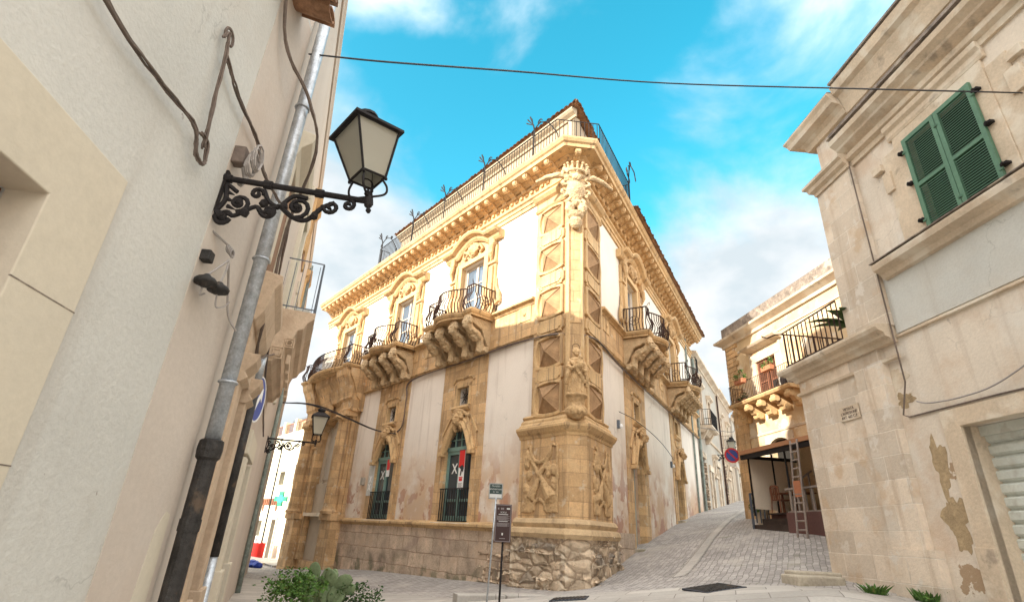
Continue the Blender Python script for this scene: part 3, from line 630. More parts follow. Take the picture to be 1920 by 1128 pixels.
def upper_window(parent, loc, rz):
    m = MB(); w, h0, h1 = DW[0] / 2, 0, DW[2] - DW[1]
    for s in (-1, 1):
        a, b = sorted((s * w, s * (w + .22))); m.box(a, b, -.12, .1, h0, h1 + .02)
        a, b = sorted((s * (w + .22), s * (w + .30))); m.box(a, b, -.16, 0, h0, h1 + .14)
        a, b = sorted((s * (w + .34), s * (w + .72))); m.box(a, b, -.10, 0, h0, h1 + .25)
        m.box(a - .03, b + .03, -.14, 0, h0, .28).box(a - .03, b + .03, -.17, 0, 2.05, 2.16)
        a2, b2 = sorted((s * (w + .42), s * (w + .64))); m.box(a2, b2, -.19, 0, .45, 1.95)
    m.box(-w - .30, w + .30, -.12, .1, h1 + .02, h1 + .22)
    m.box(-w - .62, w + .62, -.06, 0, h1 + .22, h1 + .95)
    o = m.build('window_surround', 'stone', parent, loc, rz, bevel=.012)
    p = MB(); z0 = h1 + .72
    path = [(-1.72, z0), (-1.05, z0)] + [(-1.05 + .25 * k / 3, z0 + .0 + .18 * k / 3) for k in (1, 2, 3)] + [(-.80 + 1.6 * k / 8, z0 + .18 + .26 * sin(pi * k / 8)) for k in range(1, 8)] + [(.80, z0 + .18), (.93, z0 + .09), (1.05, z0), (1.72, z0)]
    p.elev([(-x, z) for x, z in path], [(-.26, 0), (-.26, .16), (-.18, .24), (-.10, .28), (-.05, .44), (.02, .5), (.06, .5), (.07, 0)])
    p.build('pediment', 'stone', o)
    c = MB()
    for s in (-1, 1):
        c.tube(spiral(s * (w + .52), h1 + .38, .15, 1.2, -pi / 2, -.2, 14, s), .06, 6).box(*sorted((s * (w + .40), s * (w + .64))), -.26, 0, h1 + .25, h1 + .62)
        c.tube([(s * (w + .52), -.2, h1 + .22), (s * (w + .55), -.24, h1 - .1), (s * (w + .52), -.17, h1 - .4)], [.12, .09, .03], 6)
        ss_ = MB(); ss_.tube([(s * (w + .75), -.06, 1.5), (s * (w + .82), -.08, 1.05), (s * (w + 1.0), -.1, .75), (s * (w + 1.02), -.1, .45), (s * (w + .85), -.1, .38), (s * (w + .82), -.1, .55)], [.03, .06, .08, .08, .06, .04], 6); ss_.build('side_scroll', 'carved_gold', o, remesh=.022)
        c.tube([(s * .2, -.15, h1 + .45), (s * .5, -.18, h1 + .6), (s * .62, -.14, h1 + .4), (s * .45, -.12, h1 + .3)], .07, 6)
    c.ball((0, -.12, h1 + .50), (.26, .16, .28), 10, 8, .3, 3).ball((0, -.2, h1 + .5), (.15, .14, .18), 10, 8)
    for k in range(9): a = pi * (k / 8); c.ball((.34 * cos(a), -.14, h1 + .5 + .28 * sin(a)), .085, 6, 5, .5, k)
    c.build('carving', 'carved_gold', o, remesh=.022)
    f = MB(); y = .16
    f.box(-w, -w + .09, y, y + .07, 0, h1).box(w - .09, w, y, y + .07, 0, h1).box(-w + .09, w - .09, y, y + .07, h1 - .1, h1).box(-.06, .06, y - .01, y + .06, 0, h1 - .1)
    for z in (.55, 1.15, 1.75): f.box(-w + .09, w - .09, y + .005, y + .05, z, z + .05)
    f.box(-w + .09, w - .09, y, y + .05, 0, .5)
    fo = f.build('french_window', 'cream_frame', o); MB().box(-w + .05, w - .05, y + .03, y + .045, .4, h1 - .05).build('pane', 'glassb', fo)
    return o
wL = upper_window(PZ, (*Lp(5.25), 8.4), rzL)
for u in (10.3, 16.1): dup(wL, PZ, (*Lp(u), 8.4), rzL)
for u in axR: dup(wL, PZ, (*Rp(u), 8.4), rzR)

def small_window(parent, loc, rz):                    # origin at the middle of the opening
    m = MB(); w, h = .34, .31
    m.box(-w - .14, -w, -.07, .1, -h - .05, h + .12).box(w, w + .14, -.07, .1, -h - .05, h + .12).box(-w - .14, w + .14, -.07, .1, h, h + .14)
    m.elev([(.62, .50), (.5, .62), (.25, .66), (0, .62), (-.25, .66), (-.5, .62), (-.62, .50)], [(-.05, 0), (-.05, .06), (0, .1), (.05, .06), (.05, 0)])
    m.side([(0, -.34), (-.14, -.34), (-.16, -.42), (-.08, -.52), (0, -.54)], -.52, .52)
    m.elev([(.45, -.62), (.3, -.75), (0, -.78), (-.3, -.75), (-.45, -.62)], [(-.12, 0), (-.12, .06), (0, .1), (.06, 0)])
    o = m.build('small_window', 'stone', parent, loc, rz, bevel=.01)
    gr = MB(); y = .08
    for k in range(4): a = pi * k / 4; gr.tube([(-.3 * cos(a), y, -.3 * sin(a)), (.3 * cos(a), y, .3 * sin(a))], .012, 4)
    gr.tube([(.12 * cos(2 * pi * k / 10), y, .12 * sin(2 * pi * k / 10)) for k in range(10)], .012, 4, True)
    gr.build('grille', 'iron', o)
    MB().box(-w, w, .38, .40, -h, h).build('dark_recess', 'dark', o)
    return o
sw = small_window(PZ, (*Lp(5.25), 5.81), rzL)
dup(sw, PZ, (*Lp(10.3), 5.81), rzL); dup(sw, PZ, (*Rp(axR[0]), 5.81), rzR); dup(sw, PZ, (*Rp(axR[1]), 6.5), rzR)

def mask_mesh():
    m = MB(); lump_head(m, 0, -.16, .0, 1.35, 4)
    for s in (-1, 1):
        m.tube(spiral(.80 * s, -.98, .12, 1.1, 0, -.10, 12, s), .045, 6)
        m.tube([(.12 * s, -.10, .16), (.3 * s, -.12, .20), (.42 * s, -.08, .10)], [.06, .07, .04], 6)
        m.tube([(.1 * s, -.14, -.15), (.2 * s, -.14, -.3), (.14 * s, -.1, -.4)], [.07, .07, .04], 6)
        m.tube([(.4 * s, -.06, .1), (.6 * s, -.1, -.3), (.8 * s, -.1, -.9)], [.03, .05, .04], 6)
    m.tube([(-.30, -.16, .24), (-.12, -.22, .30), (.12, -.22, .30), (.30, -.16, .24)], .05, 6)
    return m
def hood_mesh():                                      # curved double moulding swept down each side of the mask
    m = MB()
    for s in (-1, 1):
        path = [(s * (.12 + .72 * t ** .8), -.06 - 1.0 * t ** 1.5) for t in [k / 9 for k in range(10)]]
        if s > 0: path = path[::1]
        else: path = path[::-1]
        m.elev(path, [(-.13, 0), (-.13, .10), (-.09, .13), (-.04, .11), (.0, .15), (.06, .19), (.11, .17), (.13, .12), (.13, 0)])
        m.box(*sorted((s * .72, s * .98)), -.20, 0, -1.16, -1.04)
        m.prism([(s * .95, -.5), (s * 1.02, -.45), (s * .62, .12), (s * .30, .22), (s * .30, .14), (s * .58, .05)], -.06, 0)
    return m
hm = hood_mesh()
mk = mask_mesh()
def strip(fn, cx, z0, z1, hw, holes): return fn('window_strip', MB().wall(cx - hw, cx + hw, z0, z1, holes, -.035, .02, .003), 'ashlar')
for x in axL[:2]: strip(pl, x, 1.84, 7.08, 1.28, [gh(x), sh(x)])
strip(pr, axR[0], -.4, 7.08, 1.35, [rh(axR[0]), sh(axR[0])]); strip(pr, axR[1], .4, 7.08, 1.25, [rh(axR[1]), (axR[1] - .34, axR[1] + .34, 6.2, 6.8)])
def jambs(cx, z0, zs, w, rise):
    m = MB()
    for s in (-1, 1):
        a, b = sorted((s * w / 2, s * (w / 2 + .24))); m.box(a, b, -.05, .22, z0, zs - .02)
        a, b = sorted((s * w / 2, s * (w / 2 + .28))); m.box(a, b, -.08, .22, zs - .02, zs + .12)
    m.arch(0, w, zs, rise, zs + rise, -.02, .3)
    out = [((w / 2 + .24) * cos(pi * k / 14), zs + .1 + (rise + .22) * sin(pi * k / 14)) for k in range(15)]; inn = [((w / 2) * cos(pi * k / 14), zs + .1 + (rise - .1) * sin(pi * k / 14)) for k in range(15)]
    for k in range(14): m.prism([out[k], out[k + 1], inn[k + 1], inn[k]], -.07, .0)
    return m
def ground_window(parent, loc, rz):                   # origin on the wall at z = 0
    o = jambs(0, GZ0, GZS, GW, GR).build('ground_window', 'ashlar', parent, loc, rz, bevel=.012)
    mk.build('mask', 'carved_gold', o, (0, 0, GZS + GR + .28), 0, remesh=.018); hm.build('hood_moulding', 'stone', o, (0, -.035, GZS + GR + .28), 0, bevel=.01)
    y = .07; w = GW / 2; f = MB()
    f.box(-w, -w + .10, y, y + .09, GZ0, GZS - .05).box(w - .10, w, y, y + .09, GZ0, GZS - .05).box(-w, w, y - .03, y + .09, GZS - .05, GZS + .08).box(-.07, .07, y - .01, y + .08, GZ0, GZS - .05)
    for s in (-1, 1):
        a, b = sorted((s * .07, s * (w - .10))); f.box(a, b, y, y + .06, GZ0, GZ0 + .2).box(a, b, y, y + .06, GZ0 + .62, GZ0 + .70).box(a, b, y, y + .06, GZS - .16, GZS - .05)
    for x in (-.35, 0, .35): f.box(x - .018, x + .018, y, y + .04, GZS + .08, GZS + GR)
    f.box(-w, w, y + .005, y + .035, GZS + .30, GZS + .33)
    fo = f.build('green_window_frame', 'green', o)
    MB().box(-w, w, y + .05, y + .055, GZ0, GZS + GR).build('pane', 'glass', fo)
    r = MB()
    for k in range(12): x = -w + .04 + (GW - .08) * k / 11; r.tube([(x, -.10, GZ0 + .02), (x, -.10, GZ0 + 1.0)], .017, 4)
    for z in (.04, 1.0): r.tube([(-w - .02, -.0, GZ0 + z), (-w - .02, -.10, GZ0 + z), (w + .02, -.10, GZ0 + z), (w + .02, 0, GZ0 + z)], .018, 5)
    r.build('window_railing', 'iron', o)
    MB().box(-w - .3, w + .3, -.20, .05, GZ0 - .10, GZ0 - .005).build('sill', 'rstone', o, bevel=.015)
    return o
gw = ground_window(PZ, (*Lp(5.25), 0), rzL); g2 = dup(gw, PZ, (*Lp(10.3), 0), rzL)
def cross_mesh(x, z, s):                              # painted X mark
    m = MB()
    for d in (-1, 1): m.prism([(x - s * d - .035, z - s * 1.25), (x - s * d + .035, z - s * 1.25), (x + s * d + .035, z + s * 1.25), (x + s * d - .035, z + s * 1.25)], -.004 - .001 * d, .0)
    return m
for g_ in (gw, g2):
    cross_mesh(-.34, GZS - .60, .13).build('painted_cross', 'whitep', g_, (0, .114, 0))
def street_door(parent, loc, rz, z0, zs, rise, w=1.44):
    o = jambs(0, z0, zs, w, rise).build('street_door', 'ashlar', parent, loc, rz, bevel=.012)
    mk.build('mask', 'carved_gold', o, (0, -.06, zs + rise + .30), 0, remesh=.018); hm.build('hood_moulding', 'stone', o, (0, -.035, zs + rise + .30), 0, bevel=.01)
    d = MB().box(-w / 2, 0 - .01, .30, .36, z0, zs + rise).box(.01, w / 2, .30, .36, z0, zs + rise)
    d.build('door_leaf', 'rail_pale', o); 
    MB().box(-w / 2 - .3, w / 2 + .3, -.35, .3, z0 - .5, z0 + .02).build('door_step', 'terr', o, bevel=.02)
    return o
MT['rail_pale'] = M('pale grey green door', (.42, .44, .38), rough=.55, bump=.1, var=.1)
street_door(PZ, (*Rp(axR[0]), 0), rzR, 1.30, GZS - .1, GR); street_door(PZ, (*Rp(axR[1]), 0), rzR, 2.40, GZS + .25, GR)

# portal at the far end of the left front
po = MB(); px = -16.1
po.wall(-LL, -13.45, -1.2, 7.15, [(px - 1.25, px + 1.25, .0, 6.4)], -.12, .4)
po.arch(px, 2.5, 5.15, 1.24, 6.4, -.12, .39, 16)
for s in (-1, 1):
    c = px + s * 2.15
    po.box(c - .55, c + .55, -.55, 0, -1.2, 1.7).box(c - .62, c + .62, -.62, 0, 1.7, 1.95)
    po.box(c - .42, c + .42, -.30, 0, 1.95, 6.1)
    po.lathe([(.40, 0), (.42, .1), (.34, .2), (.32, .3), (.33, 2.0), (.29, 3.9), (.36, 4.0), (.36, 4.1)], (c, -.42, 1.95), 16)
    po.box(c - .5, c + .5, -.7, 0, 6.08, 6.3)
    po.mold([(.5, 0), (.56, .1), (.5, .2), (.52, .5), (.62, .6), (.62, .7), (.70, .95), (.80, 1.25), (.92, 1.5), (1.0, 1.62), (1.06, 1.85), (1.08, 1.9)], c - .62, c + .62, 6.3)
po.mold([(.2, 0), (.26, .1), (.2, .2), (.22, .5), (.40, .65), (.5, .95), (.66, 1.3), (.86, 1.6), (.9, 1.9)], px - 2.9, px + 2.9, 6.305)
out = [(1.55 * cos(pi * k / 16), 5.15 + 1.50 * sin(pi * k / 16)) for k in range(17)]; inn = [(1.25 * cos(pi * k / 16), 5.15 + 1.24 * sin(pi * k / 16)) for k in range(17)]
for k in range(16): po.prism([(px + x, z) for x, z in (out[k], out[k + 1], inn[k + 1], inn[k])], -.24, -.1)
for s in (-1, 1): po.box(*sorted((px + s * 1.25, px + s * 1.6)), -.24, -.1, 0, 5.02); po.box(*sorted((px + s * 1.2, px + s * 1.68)), -.32, -.1, 4.95, 5.18)
portal = pl('portal', po, 'ashlar', bevel=.012)
lv = MB()
for k in range(44): lv.box(px - .95, px + .95, .2, .24, 3.5 + .055 * k, 3.5 + .055 * k + .035)
lv.box(px - 1.25, px - .9, .18, .3, 3.3, 6.3).box(px + .9, px + 1.25, .18, .3, 3.3, 6.3).box(px - 1.25, px + 1.25, .27, .3, 0, 6.4)
lv.build('louvre', 'cream_frame', portal)
MB().box(px - 1.2, px + 1.2, .05, .26, .0, 3.3).build('boarded_door', 'fwall2', portal)
MB().box(px - 1.3, px + 1.3, -.3, .05, 1.85, 2.0).build('sill', 'rstone', portal)
MB().box(px + .15, px + .35, .02, .06, 2.6, 3.2).build('slot', 'dark', portal)
kc = MB(); lump_head(kc, px, -.4, 6.55, 1.6, 7)
for s in (-1, 1): MB().ball((px + s * 1.45, -.35, 5.2), (.2, .15, .14), 8, 6, .4, 3).build('impost_carving', 'carved_gold', portal, remesh=.025); MB().ball((px + s * 2.15, -.6, 6.0), (.42, .28, .16), 10, 6, .5, 5).build('capital', 'carved_gold', portal, remesh=.025)
kc.build('keystone_head', 'carved_gold', portal, remesh=.025)
balcony(PZ, (*Lp(16.1), 8.20), rzL, hw=2.85, o_=1.08, bulge=.25, cons=False)

# attic storey behind the roof-terrace railing
at = MB(); at.wall(-12.3, -.27, 13.15, 15.05, [(-11.7, -11.1, 13.5, 14.25), (-9.9, -9.3, 13.55, 14.4), (-2.9, -2.2, 13.45, 14.5)], .18, .5)
pl('attic_wall', at, 'atticp')
pl('attic_window', MB().box(-11.7, -11.1, .36, .40, 13.5, 14.25).box(-9.9, -9.3, .36, .40, 13.55, 14.4).box(-2.9, -2.2, .36, .4, 13.45, 14.5), 'dark')
pl('attic_cornice', MB().mold([(.0, 0), (.06, 0), (.08, .08), (.20, .16), (.26, .24), (.26, .30), (0, .34)], -12.35, -.1, 14.88, .18), 'atticp')
atR = MB().box(.29, 1.9, .18, .38, 13.15, 15.18).box(1.7, 1.9, .38, 3.0, 13.15, 15.18); pr('attic_wall', atR, 'fwall2')
pl('attic_wall', MB().box(-12.3, -12.1, .5, 4.0, 13.15, 15.05), 'atticp')
def tiles(x0, x1, y0, y1, z0, z1, pitch=.21, k0=0, k1=0):         # pantile sheet, eave at y0
    m = MB(); n = int((x1 - x0) / pitch) * 6; rows = max(2, int(sqrt((y1 - y0) ** 2 + (z1 - z0) ** 2) / .38)); vs = []
    rg = random.Random(int(x0 * 10)); jit = [rg.uniform(-.02, .02) for _ in range(n // 6 + 2)]
    for j in range(rows * 2 + 1):
        t = (j // 2 + (j % 2)) / rows if j else 0; t = min(1, ((j + 1) // 2) / rows); lift = .03 if (j % 2 == 0) else 0
        for i in range(n + 1):
            x = x0 + (x1 - x0) * i / n; q = i % 6
            vs.append((x, y0 + (y1 - y0) * t - (.0 if t else jit[i // 6] + .02), z0 + (z1 - z0) * t + .055 * abs(sin(pi * i / 6)) ** .7 + lift + jit[i // 6] * .5))
    for j in range(rows * 2): m.f += [(j * (n + 1) + i, j * (n + 1) + i + 1, (j + 1) * (n + 1) + i + 1, (j + 1) * (n + 1) + i) for i in range(n)]
    m.v = [(max(x0 + k0 * (y - y0), min(x1 - k1 * (y - y0), x)), y, z) for x, y, z in vs]; D_ = y1 - y0
    m.add([(x0, y0 + .02, z0 - .02), (x1, y0 + .02, z0 - .02), (x1 - k1 * D_, y1, z1 - .02), (x0 + k0 * D_, y1, z1 - .02)], [(0, 1, 2, 3)])
    return m
pl('attic_roof', tiles(-12.55, .18, -.12, 3.0, 15.25, 16.08, k1=1.48), 'tile')
pr('attic_roof', tiles(-.18, 2.2, -.12, 1.48, 15.25, 15.70, k0=1.48), 'tile')
pr('wing_roof', tiles(4.0, LR + .2, -.98, 3.4, 13.27, 14.5), 'tile')
rt = MB()
rail_path = [Lp(12.5, .25), Lp(12.5, .78), Lp(.1, .78), Rp(.1, .78), Rp(3.7, .78), Rp(3.7, -.2)]
for c, d in resample(rail_path, .14): rt.tube([(c.x, c.y, 13.24), (c.x, c.y, 14.14)], .016, 4)
for z in (13.30, 14.15): rt.tube([(*p, z) for p in rail_path], .02, 5)
pp('terrace_railing', rt, 'iron')
fl = MB()                                             # flower-headed iron stay
fl.tube([(0, 0, 0), (0, 0, 1.15), (.0, -.05, 1.35)], .026, 5)
fl.tube([(0, 0, 1.15), (.18, .08, 1.42), (.45, .2, 1.36), (.62, .3, 1.05), (.75, .4, .75), (.78, .45, .3)], .022, 5)
fl.tube(spiral(-.02, 1.02, .13, 1.3, pi / 2, 0, 14), .02, 4).tube(spiral(.18, 1.44, .12, 1.3, 0, .08, 14), .02, 4).tube(spiral(.48, 1.40, .12, 1.3, 0, .2, 14, -1), .02, 4)
for dx, dz in ((-.25, .38), (-.12, .42), (-.3, .25), (-.05, .3)): fl.tube([(0, -.05, 1.32), (dx, -.1, 1.32 + dz)], [.012, .03], 4)
f0 = fl.build('iron_flourish', 'iron', PZ, (*Lp(12.3, .8), 13.25), rzL)
for u in (9.3, 6.7, 4.0, 1.2): dup(f0, PZ, (*Lp(u, .8), 13.25), rzL)
dup(f0, PZ, (*Rp(3.6, .8), 13.25), rzR + pi)
# wall box, downpipe and lamp pegs on the palace
pl('meter_box', MB().box(-12.1, -11.9, -.12, 0, 3.1, 3.4), 'fwall', bevel=.01)
pr('downpipe', MB().tube([(17.6, -.08, 12.6), (17.6, -.08, 7.3), (17.55, -.08, 3)], .055, 8), 'zincd')

# saint on its bracket at the corner
ST = thing('saint_statue', 'weathered stone saint in long robes on a carved bracket at the palace corner', 'statue', (C0.x + cm.x, C0.y + cm.y - .40, 4.98), rzC)
b = MB().lathe([(.10, -.62), (.20, -.52), (.25, -.40), (.20, -.30), (.19, -.2), (.24, -.08), (.30, -.03), (.30, .02)], (0, 0, 0), 14)
for k in range(9): a = 2 * pi * k / 9; b.ball((.21 * cos(a), .21 * sin(a), -.42), (.09, .09, .12), 7, 5, .4, k)
b.box(-.2, .2, 0, .35, -.4, 0)
b.build('bracket', 'carved_gold', ST, remesh=.02)
s = MB(); s.lathe([(.23, 0), (.24, .06), (.21, .3), (.19, .55), (.17, .72), (.19, .86), (.17, .97), (.07, 1.03), (.055, 1.08)], (0, 0, 0), 18, sy=.8)
for k in range(12): a = 2 * pi * k / 12 + .2; s.tube([(.235 * cos(a), .19 * sin(a), .0), (.2 * cos(a + .15), .17 * sin(a + .15), .35), (.15 * cos(a + .35), .13 * sin(a + .35), .68)], [.035, .028, .015], 5)
s.ball((0, -.02, 1.17), (.085, .095, .115), 12, 9).ball((0, -.11, 1.16), (.018, .03, .025), 6, 5).ball((0, -.08, 1.09), (.06, .05, .05), 8, 6, .3, 2)
for q in range(8): a = pi * q / 7; s.ball((.08 * cos(a), .01, 1.19 + .08 * sin(a)), .045, 6, 5, .3, q)
s.tube([(-.16, 0, .93), (-.23, -.05, .75), (-.17, -.18, .66), (-.04, -.22, .72)], [.075, .07, .055, .04], 8).tube([(.16, 0, .93), (.24, -.03, .74), (.22, -.15, .60), (.12, -.24, .62)], [.075, .07, .055, .04], 8)
s.ball((.05, -.22, .78), (.10, .09, .15), 9, 7, .2, 4).ball((.06, -.24, .95), (.06, .06, .07), 8, 6)
s.tube([(-.18, -.1, .72), (-.26, -.1, .5), (-.29, -.06, .25)], [.05, .07, .04], 6).tube([(.2, -.14, .6), (.26, -.12, .42), (.24, -.1, .2)], [.05, .06, .03], 6)
s.tube([(-.19, .02, .95), (-.12, -.17, .8), (.05, -.2, .52), (.2, -.12, .3)], .05, 6)
s.build('robed_figure', 'carved_gold', ST, (0, 0, .02), 0, remesh=.014)
MB().tube([(.10 * cos(2 * pi * k / 14), 0, .10 * sin(2 * pi * k / 14)) for k in range(14)], .008, 4, True).build('halo', 'iron', ST, (0, .06, 1.36))

# ------------------------------------------------------------------ near left house (camera's left)
rzNL = pi / 2 + radians(6.6)
NLd = Vector((sin(radians(-6.6)), cos(radians(-6.6)))); NLn = Vector((NLd.y, -NLd.x)); NL0 = Vector((-1.8, 0))
LH = thing('plaster_house', 'cream plastered house at the left edge with moulded window surround and tiled eave', 'house', (-1.8, 0, 0), rzNL)
# local: x along the wall away from the camera, -y out into the street
UB = 4.0                                              # where the front bends
MB().wall(-9, UB, -1, 6.35, [(.35, 1.93, 1.0, 2.83)], 0, .5).build('wall', 'lwall', LH)
MB().wall(-.08, 2.34, .55, 3.19, [(.35, 1.93, 1.0, 2.83)], -.018, .16).build('window_surround', 'lframe', LH, bevel=.006)
MB().wall(.35, 1.93, 1.0, 2.83, [(.47, 1.80, 1.12, 2.70)], .17, .26).build('window_frame', 'brown', LH)
MB().box(.47, 1.80, .20, .24, 1.12, 2.70).build('shutter', 'brown', LH)
for z in (2.44, 1.75): MB().box(1.93, 2.34, -.0195, -.01, z, z + .006).build('joint_line', 'dark_stone', LH)
MB().box(-9, UB, .02, 6, 6.2, 6.35).box(-9, -8.9, .4, 6, -1, 6.3).build('body', 'lwall', LH)
MB().box(-9, 3.4, 2.2, 6, 6.36, 16.5).build('shadow_storey', 'lwall', LH)  # unseen storey, added and made tall to shade the right-hand house
MB().box(UB - .75, UB, -.004, 0, -1, 6.3).build('corner_render', 'lwall2', LH)
def eave(x0, x1, z, over=.42):
    m = MB(); n = int((x1 - x0) / .24)
    for i in range(n):
        x = x0 + .24 * i; rg = random.Random(i); L = over + rg.uniform(-.05, .05)
        for s, zz, yy in ((1, 0, 0), (-1, .07, .03)):
            arc = [(x + (.12 if s < 0 else 0) + .11 * cos(pi * k / 6), zz + s * -.07 * sin(pi * k / 6) + (.07 if s < 0 else .07)) for k in range(7)]
            arc2 = [(a, b + .018) for a, b in arc]
            vs = [(a, -L + yy, z + b) for a, b in arc] + [(a, .8, z + b + .32) for a, b in arc] + [(a, -L + yy, z + b) for a, b in arc2] + [(a, .8, z + b + .32) for a, b in arc2]
            f = []
            for k in range(6): f += [(k, k + 1, 8 + k, 7 + k), (14 + k, 21 + k, 22 + k, 15 + k), (k, 14 + k, 15 + k, k + 1)]
            m.add(vs, f + [(0, 7, 21, 14), (6, 20, 27, 13)])
    return m
eave(-9, 3.35, 6.32, .40).build('tiled_eave', 'tile', LH)
eave(3.22, 3.94, 5.92, .40).build('tiled_eave', 'tile', LH)
pz = MB().tube([(4.02, -.11, 9.0), (4.02, -.11, 2.05)], .057, 14)
for z in (5.3, 3.62, 2.55): pz.tube([(4.02 + .063 * cos(2 * pi * k / 14), -.11 + .063 * sin(2 * pi * k / 14), z) for k in range(14)], .012, 5, True)
dp = pz.build('downpipe', 'zinc', LH, smooth=True)
ci = MB().lathe([(.064, -1), (.064, 1.25), (.070, 1.25), (.070, 1.33), (.064, 1.33), (.064, 1.72), (.082, 1.74), (.087, 1.80), (.082, 1.86), (.068, 1.87)], (4.02, -.11, .25), 16)
ci.build('cast_iron_foot', 'cast', dp, smooth=False)
MB().prism([(3.74, 1.15), (3.78, 1.50), (3.86, 1.62), (3.93, 1.60), (3.93, 1.0), (3.70, .9)], -.006, .0).build('bare_patch', 'lframe', LH)

# the tall house where the front turns
BP = NL0 + NLd * UB; a2 = radians(-21.3); rzW2 = pi / 2 - a2
TH = thing('tall_house', 'tall pink plastered house with stone doorways and a corbelled balcony beyond the downpipe', 'house', (BP.x, BP.y, 0), rzW2)
ZE = 9.6
MB().wall(.02, 21, -1.5, ZE, [(4.45, 5.55, -1.5, 2.45), (8.9, 10.0, 4.3, 6.8), (1.2, 1.9, -1, 2.9), (5.0, 6.1, 4.8, 7.2)], 0, .45).build('wall', 'lwall2', TH)
MB().box(.02, 21, .46, 9, ZE - .3, ZE).box(.02, .4, .5, 9, -1, ZE).box(20.6, 21, .5, 9, -1, ZE).box(.4, 20.6, .8, .9, -1, ZE - .3).build('body', 'lwall2', TH)
MB().wall(-3, 20.5, ZE, 12.0, [], 2.6, 3.2).box(-3, 20.5, 3.2, 9, 11.7, 12.0).box(-3, 1.6, 3.2, 9, ZE, 16.5).build('shadow_storey', 'lwall2', TH)  # unseen set-back storey and tower, added to shade palazzo and right house
MB().box(21.05, 26, 3.2, 9, -1, 12.0).build('shadow_wing', 'lwall2', TH)  # unseen block behind the house, added to keep sun off the portal
MB().mold([(0, 0), (.03, 0), (.05, .08), (.08, .14), (.08, .2), (0, .24)], .02, 21, ZE - .22).build('eave_cornice', 'lwall2', TH)
for x0, x1, z0, z1, nm in ((1.2, 1.9, .2, 2.9, 'doorway'), (4.45, 5.55, .2, 2.45, 'doorway')):
    d = MB()
    for a, b in ((x0 - .34, x0), (x1, x1 + .34)): d.box(a, b, -.10, .2, -1, z1 - .05).box(a - .05, b + .05, -.14, .1, .0, .95)
    d.box(x0 - .34, x1 + .34, -.10, .2, z1, z1 + .34)
    if x0 < 2:
        for a in (x0 - .38, x1 - .02): d.mold([(.10, 0), (.16, .05), (.12, .1), (.2, .2), (.22, .28)], a, a + .40, z1 - .15)
        d.mold([(.1, 0), (.16, .10), (.18, .2), (.20, .34), (.25, .42), (.25, .50), (0, .54)], x0 - .42, x1 + .40, z1 + .45); d.box(x0 - .34, x1 + .34, -.08, .1, z1 + .34, z1 + .46)
    dd = d.build(nm, 'tanstone' if x0 < 2 else 'lframe', TH, bevel=.01)
    MB().box(x0, x1, .25, .3, -1, z1).build('door_leaf', 'woodd', dd)
for x0, x1 in ((1.15, 1.95), (5.0, 6.1), (8.9, 10.0)):
    w_ = MB(); z0, z1 = (4.1, 5.4) if x0 < 2 else ((4.8, 7.2) if x0 < 6 else (4.3, 6.8))
    w_.box(x0 - .22, x0, -.07, .1, z0, z1).box(x1, x1 + .22, -.07, .1, z0, z1).mold([(.07, 0), (.1, .1), (.2, .2), (.24, .32), (0, .36)] if x0 < 2 else [(.07, 0), (.09, .1), (.10, .3), (0, .32)], x0 - .26, x1 + .26, z1)
    ww = w_.build('window_surround', 'lframe', TH, bevel=.01)
    MB().box(x0, x1, -.03 if x0 < 2 else .2, .0 if x0 < 2 else .24, z0, z1).build('shutter', 'woodd' if x0 < 2 else 'green', ww)
for x in (7.6, 12.5):
    w_ = MB().box(x - .18, x, -.06, .0, 7.4, 8.9).box(x + .9, x + 1.08, -.06, .0, 7.4, 8.9).mold([(.06, 0), (.14, .12), (.18, .2), (0, .24)], x - .22, x + 1.12, 8.9)
    ww = w_.build('window_surround', 'stone', TH); MB().box(x, x + .9, -.012, .02, 7.4, 8.9).build('shutter', 'woodd', ww)
bx0, bx1, bo = 4.26, 7.7, .60
DZ = .57
bb = MB().mold([(.10, 0), (.16, .10), (.22, .14), (.24, .34), (.34, .42), (.38, .56), (.46, .60), (.50, .70), (.54, .74), (bo, .80), (bo, .90)], bx0, bx1, 3.30 + DZ)
for q, (oy, oz, hw_) in enumerate(((-.14, 4.02, .09), (-.30, 4.20, .07))):
    for e in (1, .55): bb.tube([(bx0 - .004, oy + a * hw_ * e, oz + .0 + b * hw_ * e) for a, b in ((-1, -1), (1, -1), (1, 1), (-1, 1))], .014, 4, True)
for k in range(5): bb.box(bx0 + .15 + .68 * k, bx0 + .6 + .68 * k, -.36, -.30, 3.9, 4.05)
bal = bb.build('balcony', 'tanstone', TH, bevel=.012)
r = MB(); pth = [(bx0 + .03, 0), (bx0 + .03, -bo + .03), (bx1 - .03, -bo + .03), (bx1 - .03, 0)]
for c, d in resample(pth, .13): r.tube([(c.x, c.y, 4.2 + DZ), (c.x, c.y, 5.06 + DZ)], .008, 4)
for z in (4.26 + DZ, 5.12 + DZ): r.tube([(*p, z) for p in pth], .013, 5)
for p in pth[1:3]: r.tube([(*p, 4.2 + DZ), (*p, 5.1 + DZ)], .018, 5)
r.build('railing', 'railgrey', bal)
ac = thing('air_conditioner', 'pale air conditioner standing behind the grey rail of the left balcony', 'air conditioner', (BP.x, BP.y, 0), rzW2)
MB().box(5.9, 6.6, -.48, -.2, 4.79, 5.42).build('casing', 'acw', ac, bevel=.03)
MB().lathe([(.24, 0), (.24, .02), (.0, .02)], (0, 0, 0), 16).xform(Matrix.Translation((6.25, -.49, 5.1)) @ Matrix.Rotation(pi / 2, 4, 'X')).build('fan_grille', 'iron', ac)
p2 = MB().tube([(2.72, -.09, 3.55), (2.72, -.09, 3.2)], .055, 10); d2 = p2.build('downpipe', 'zinc', TH, smooth=True)
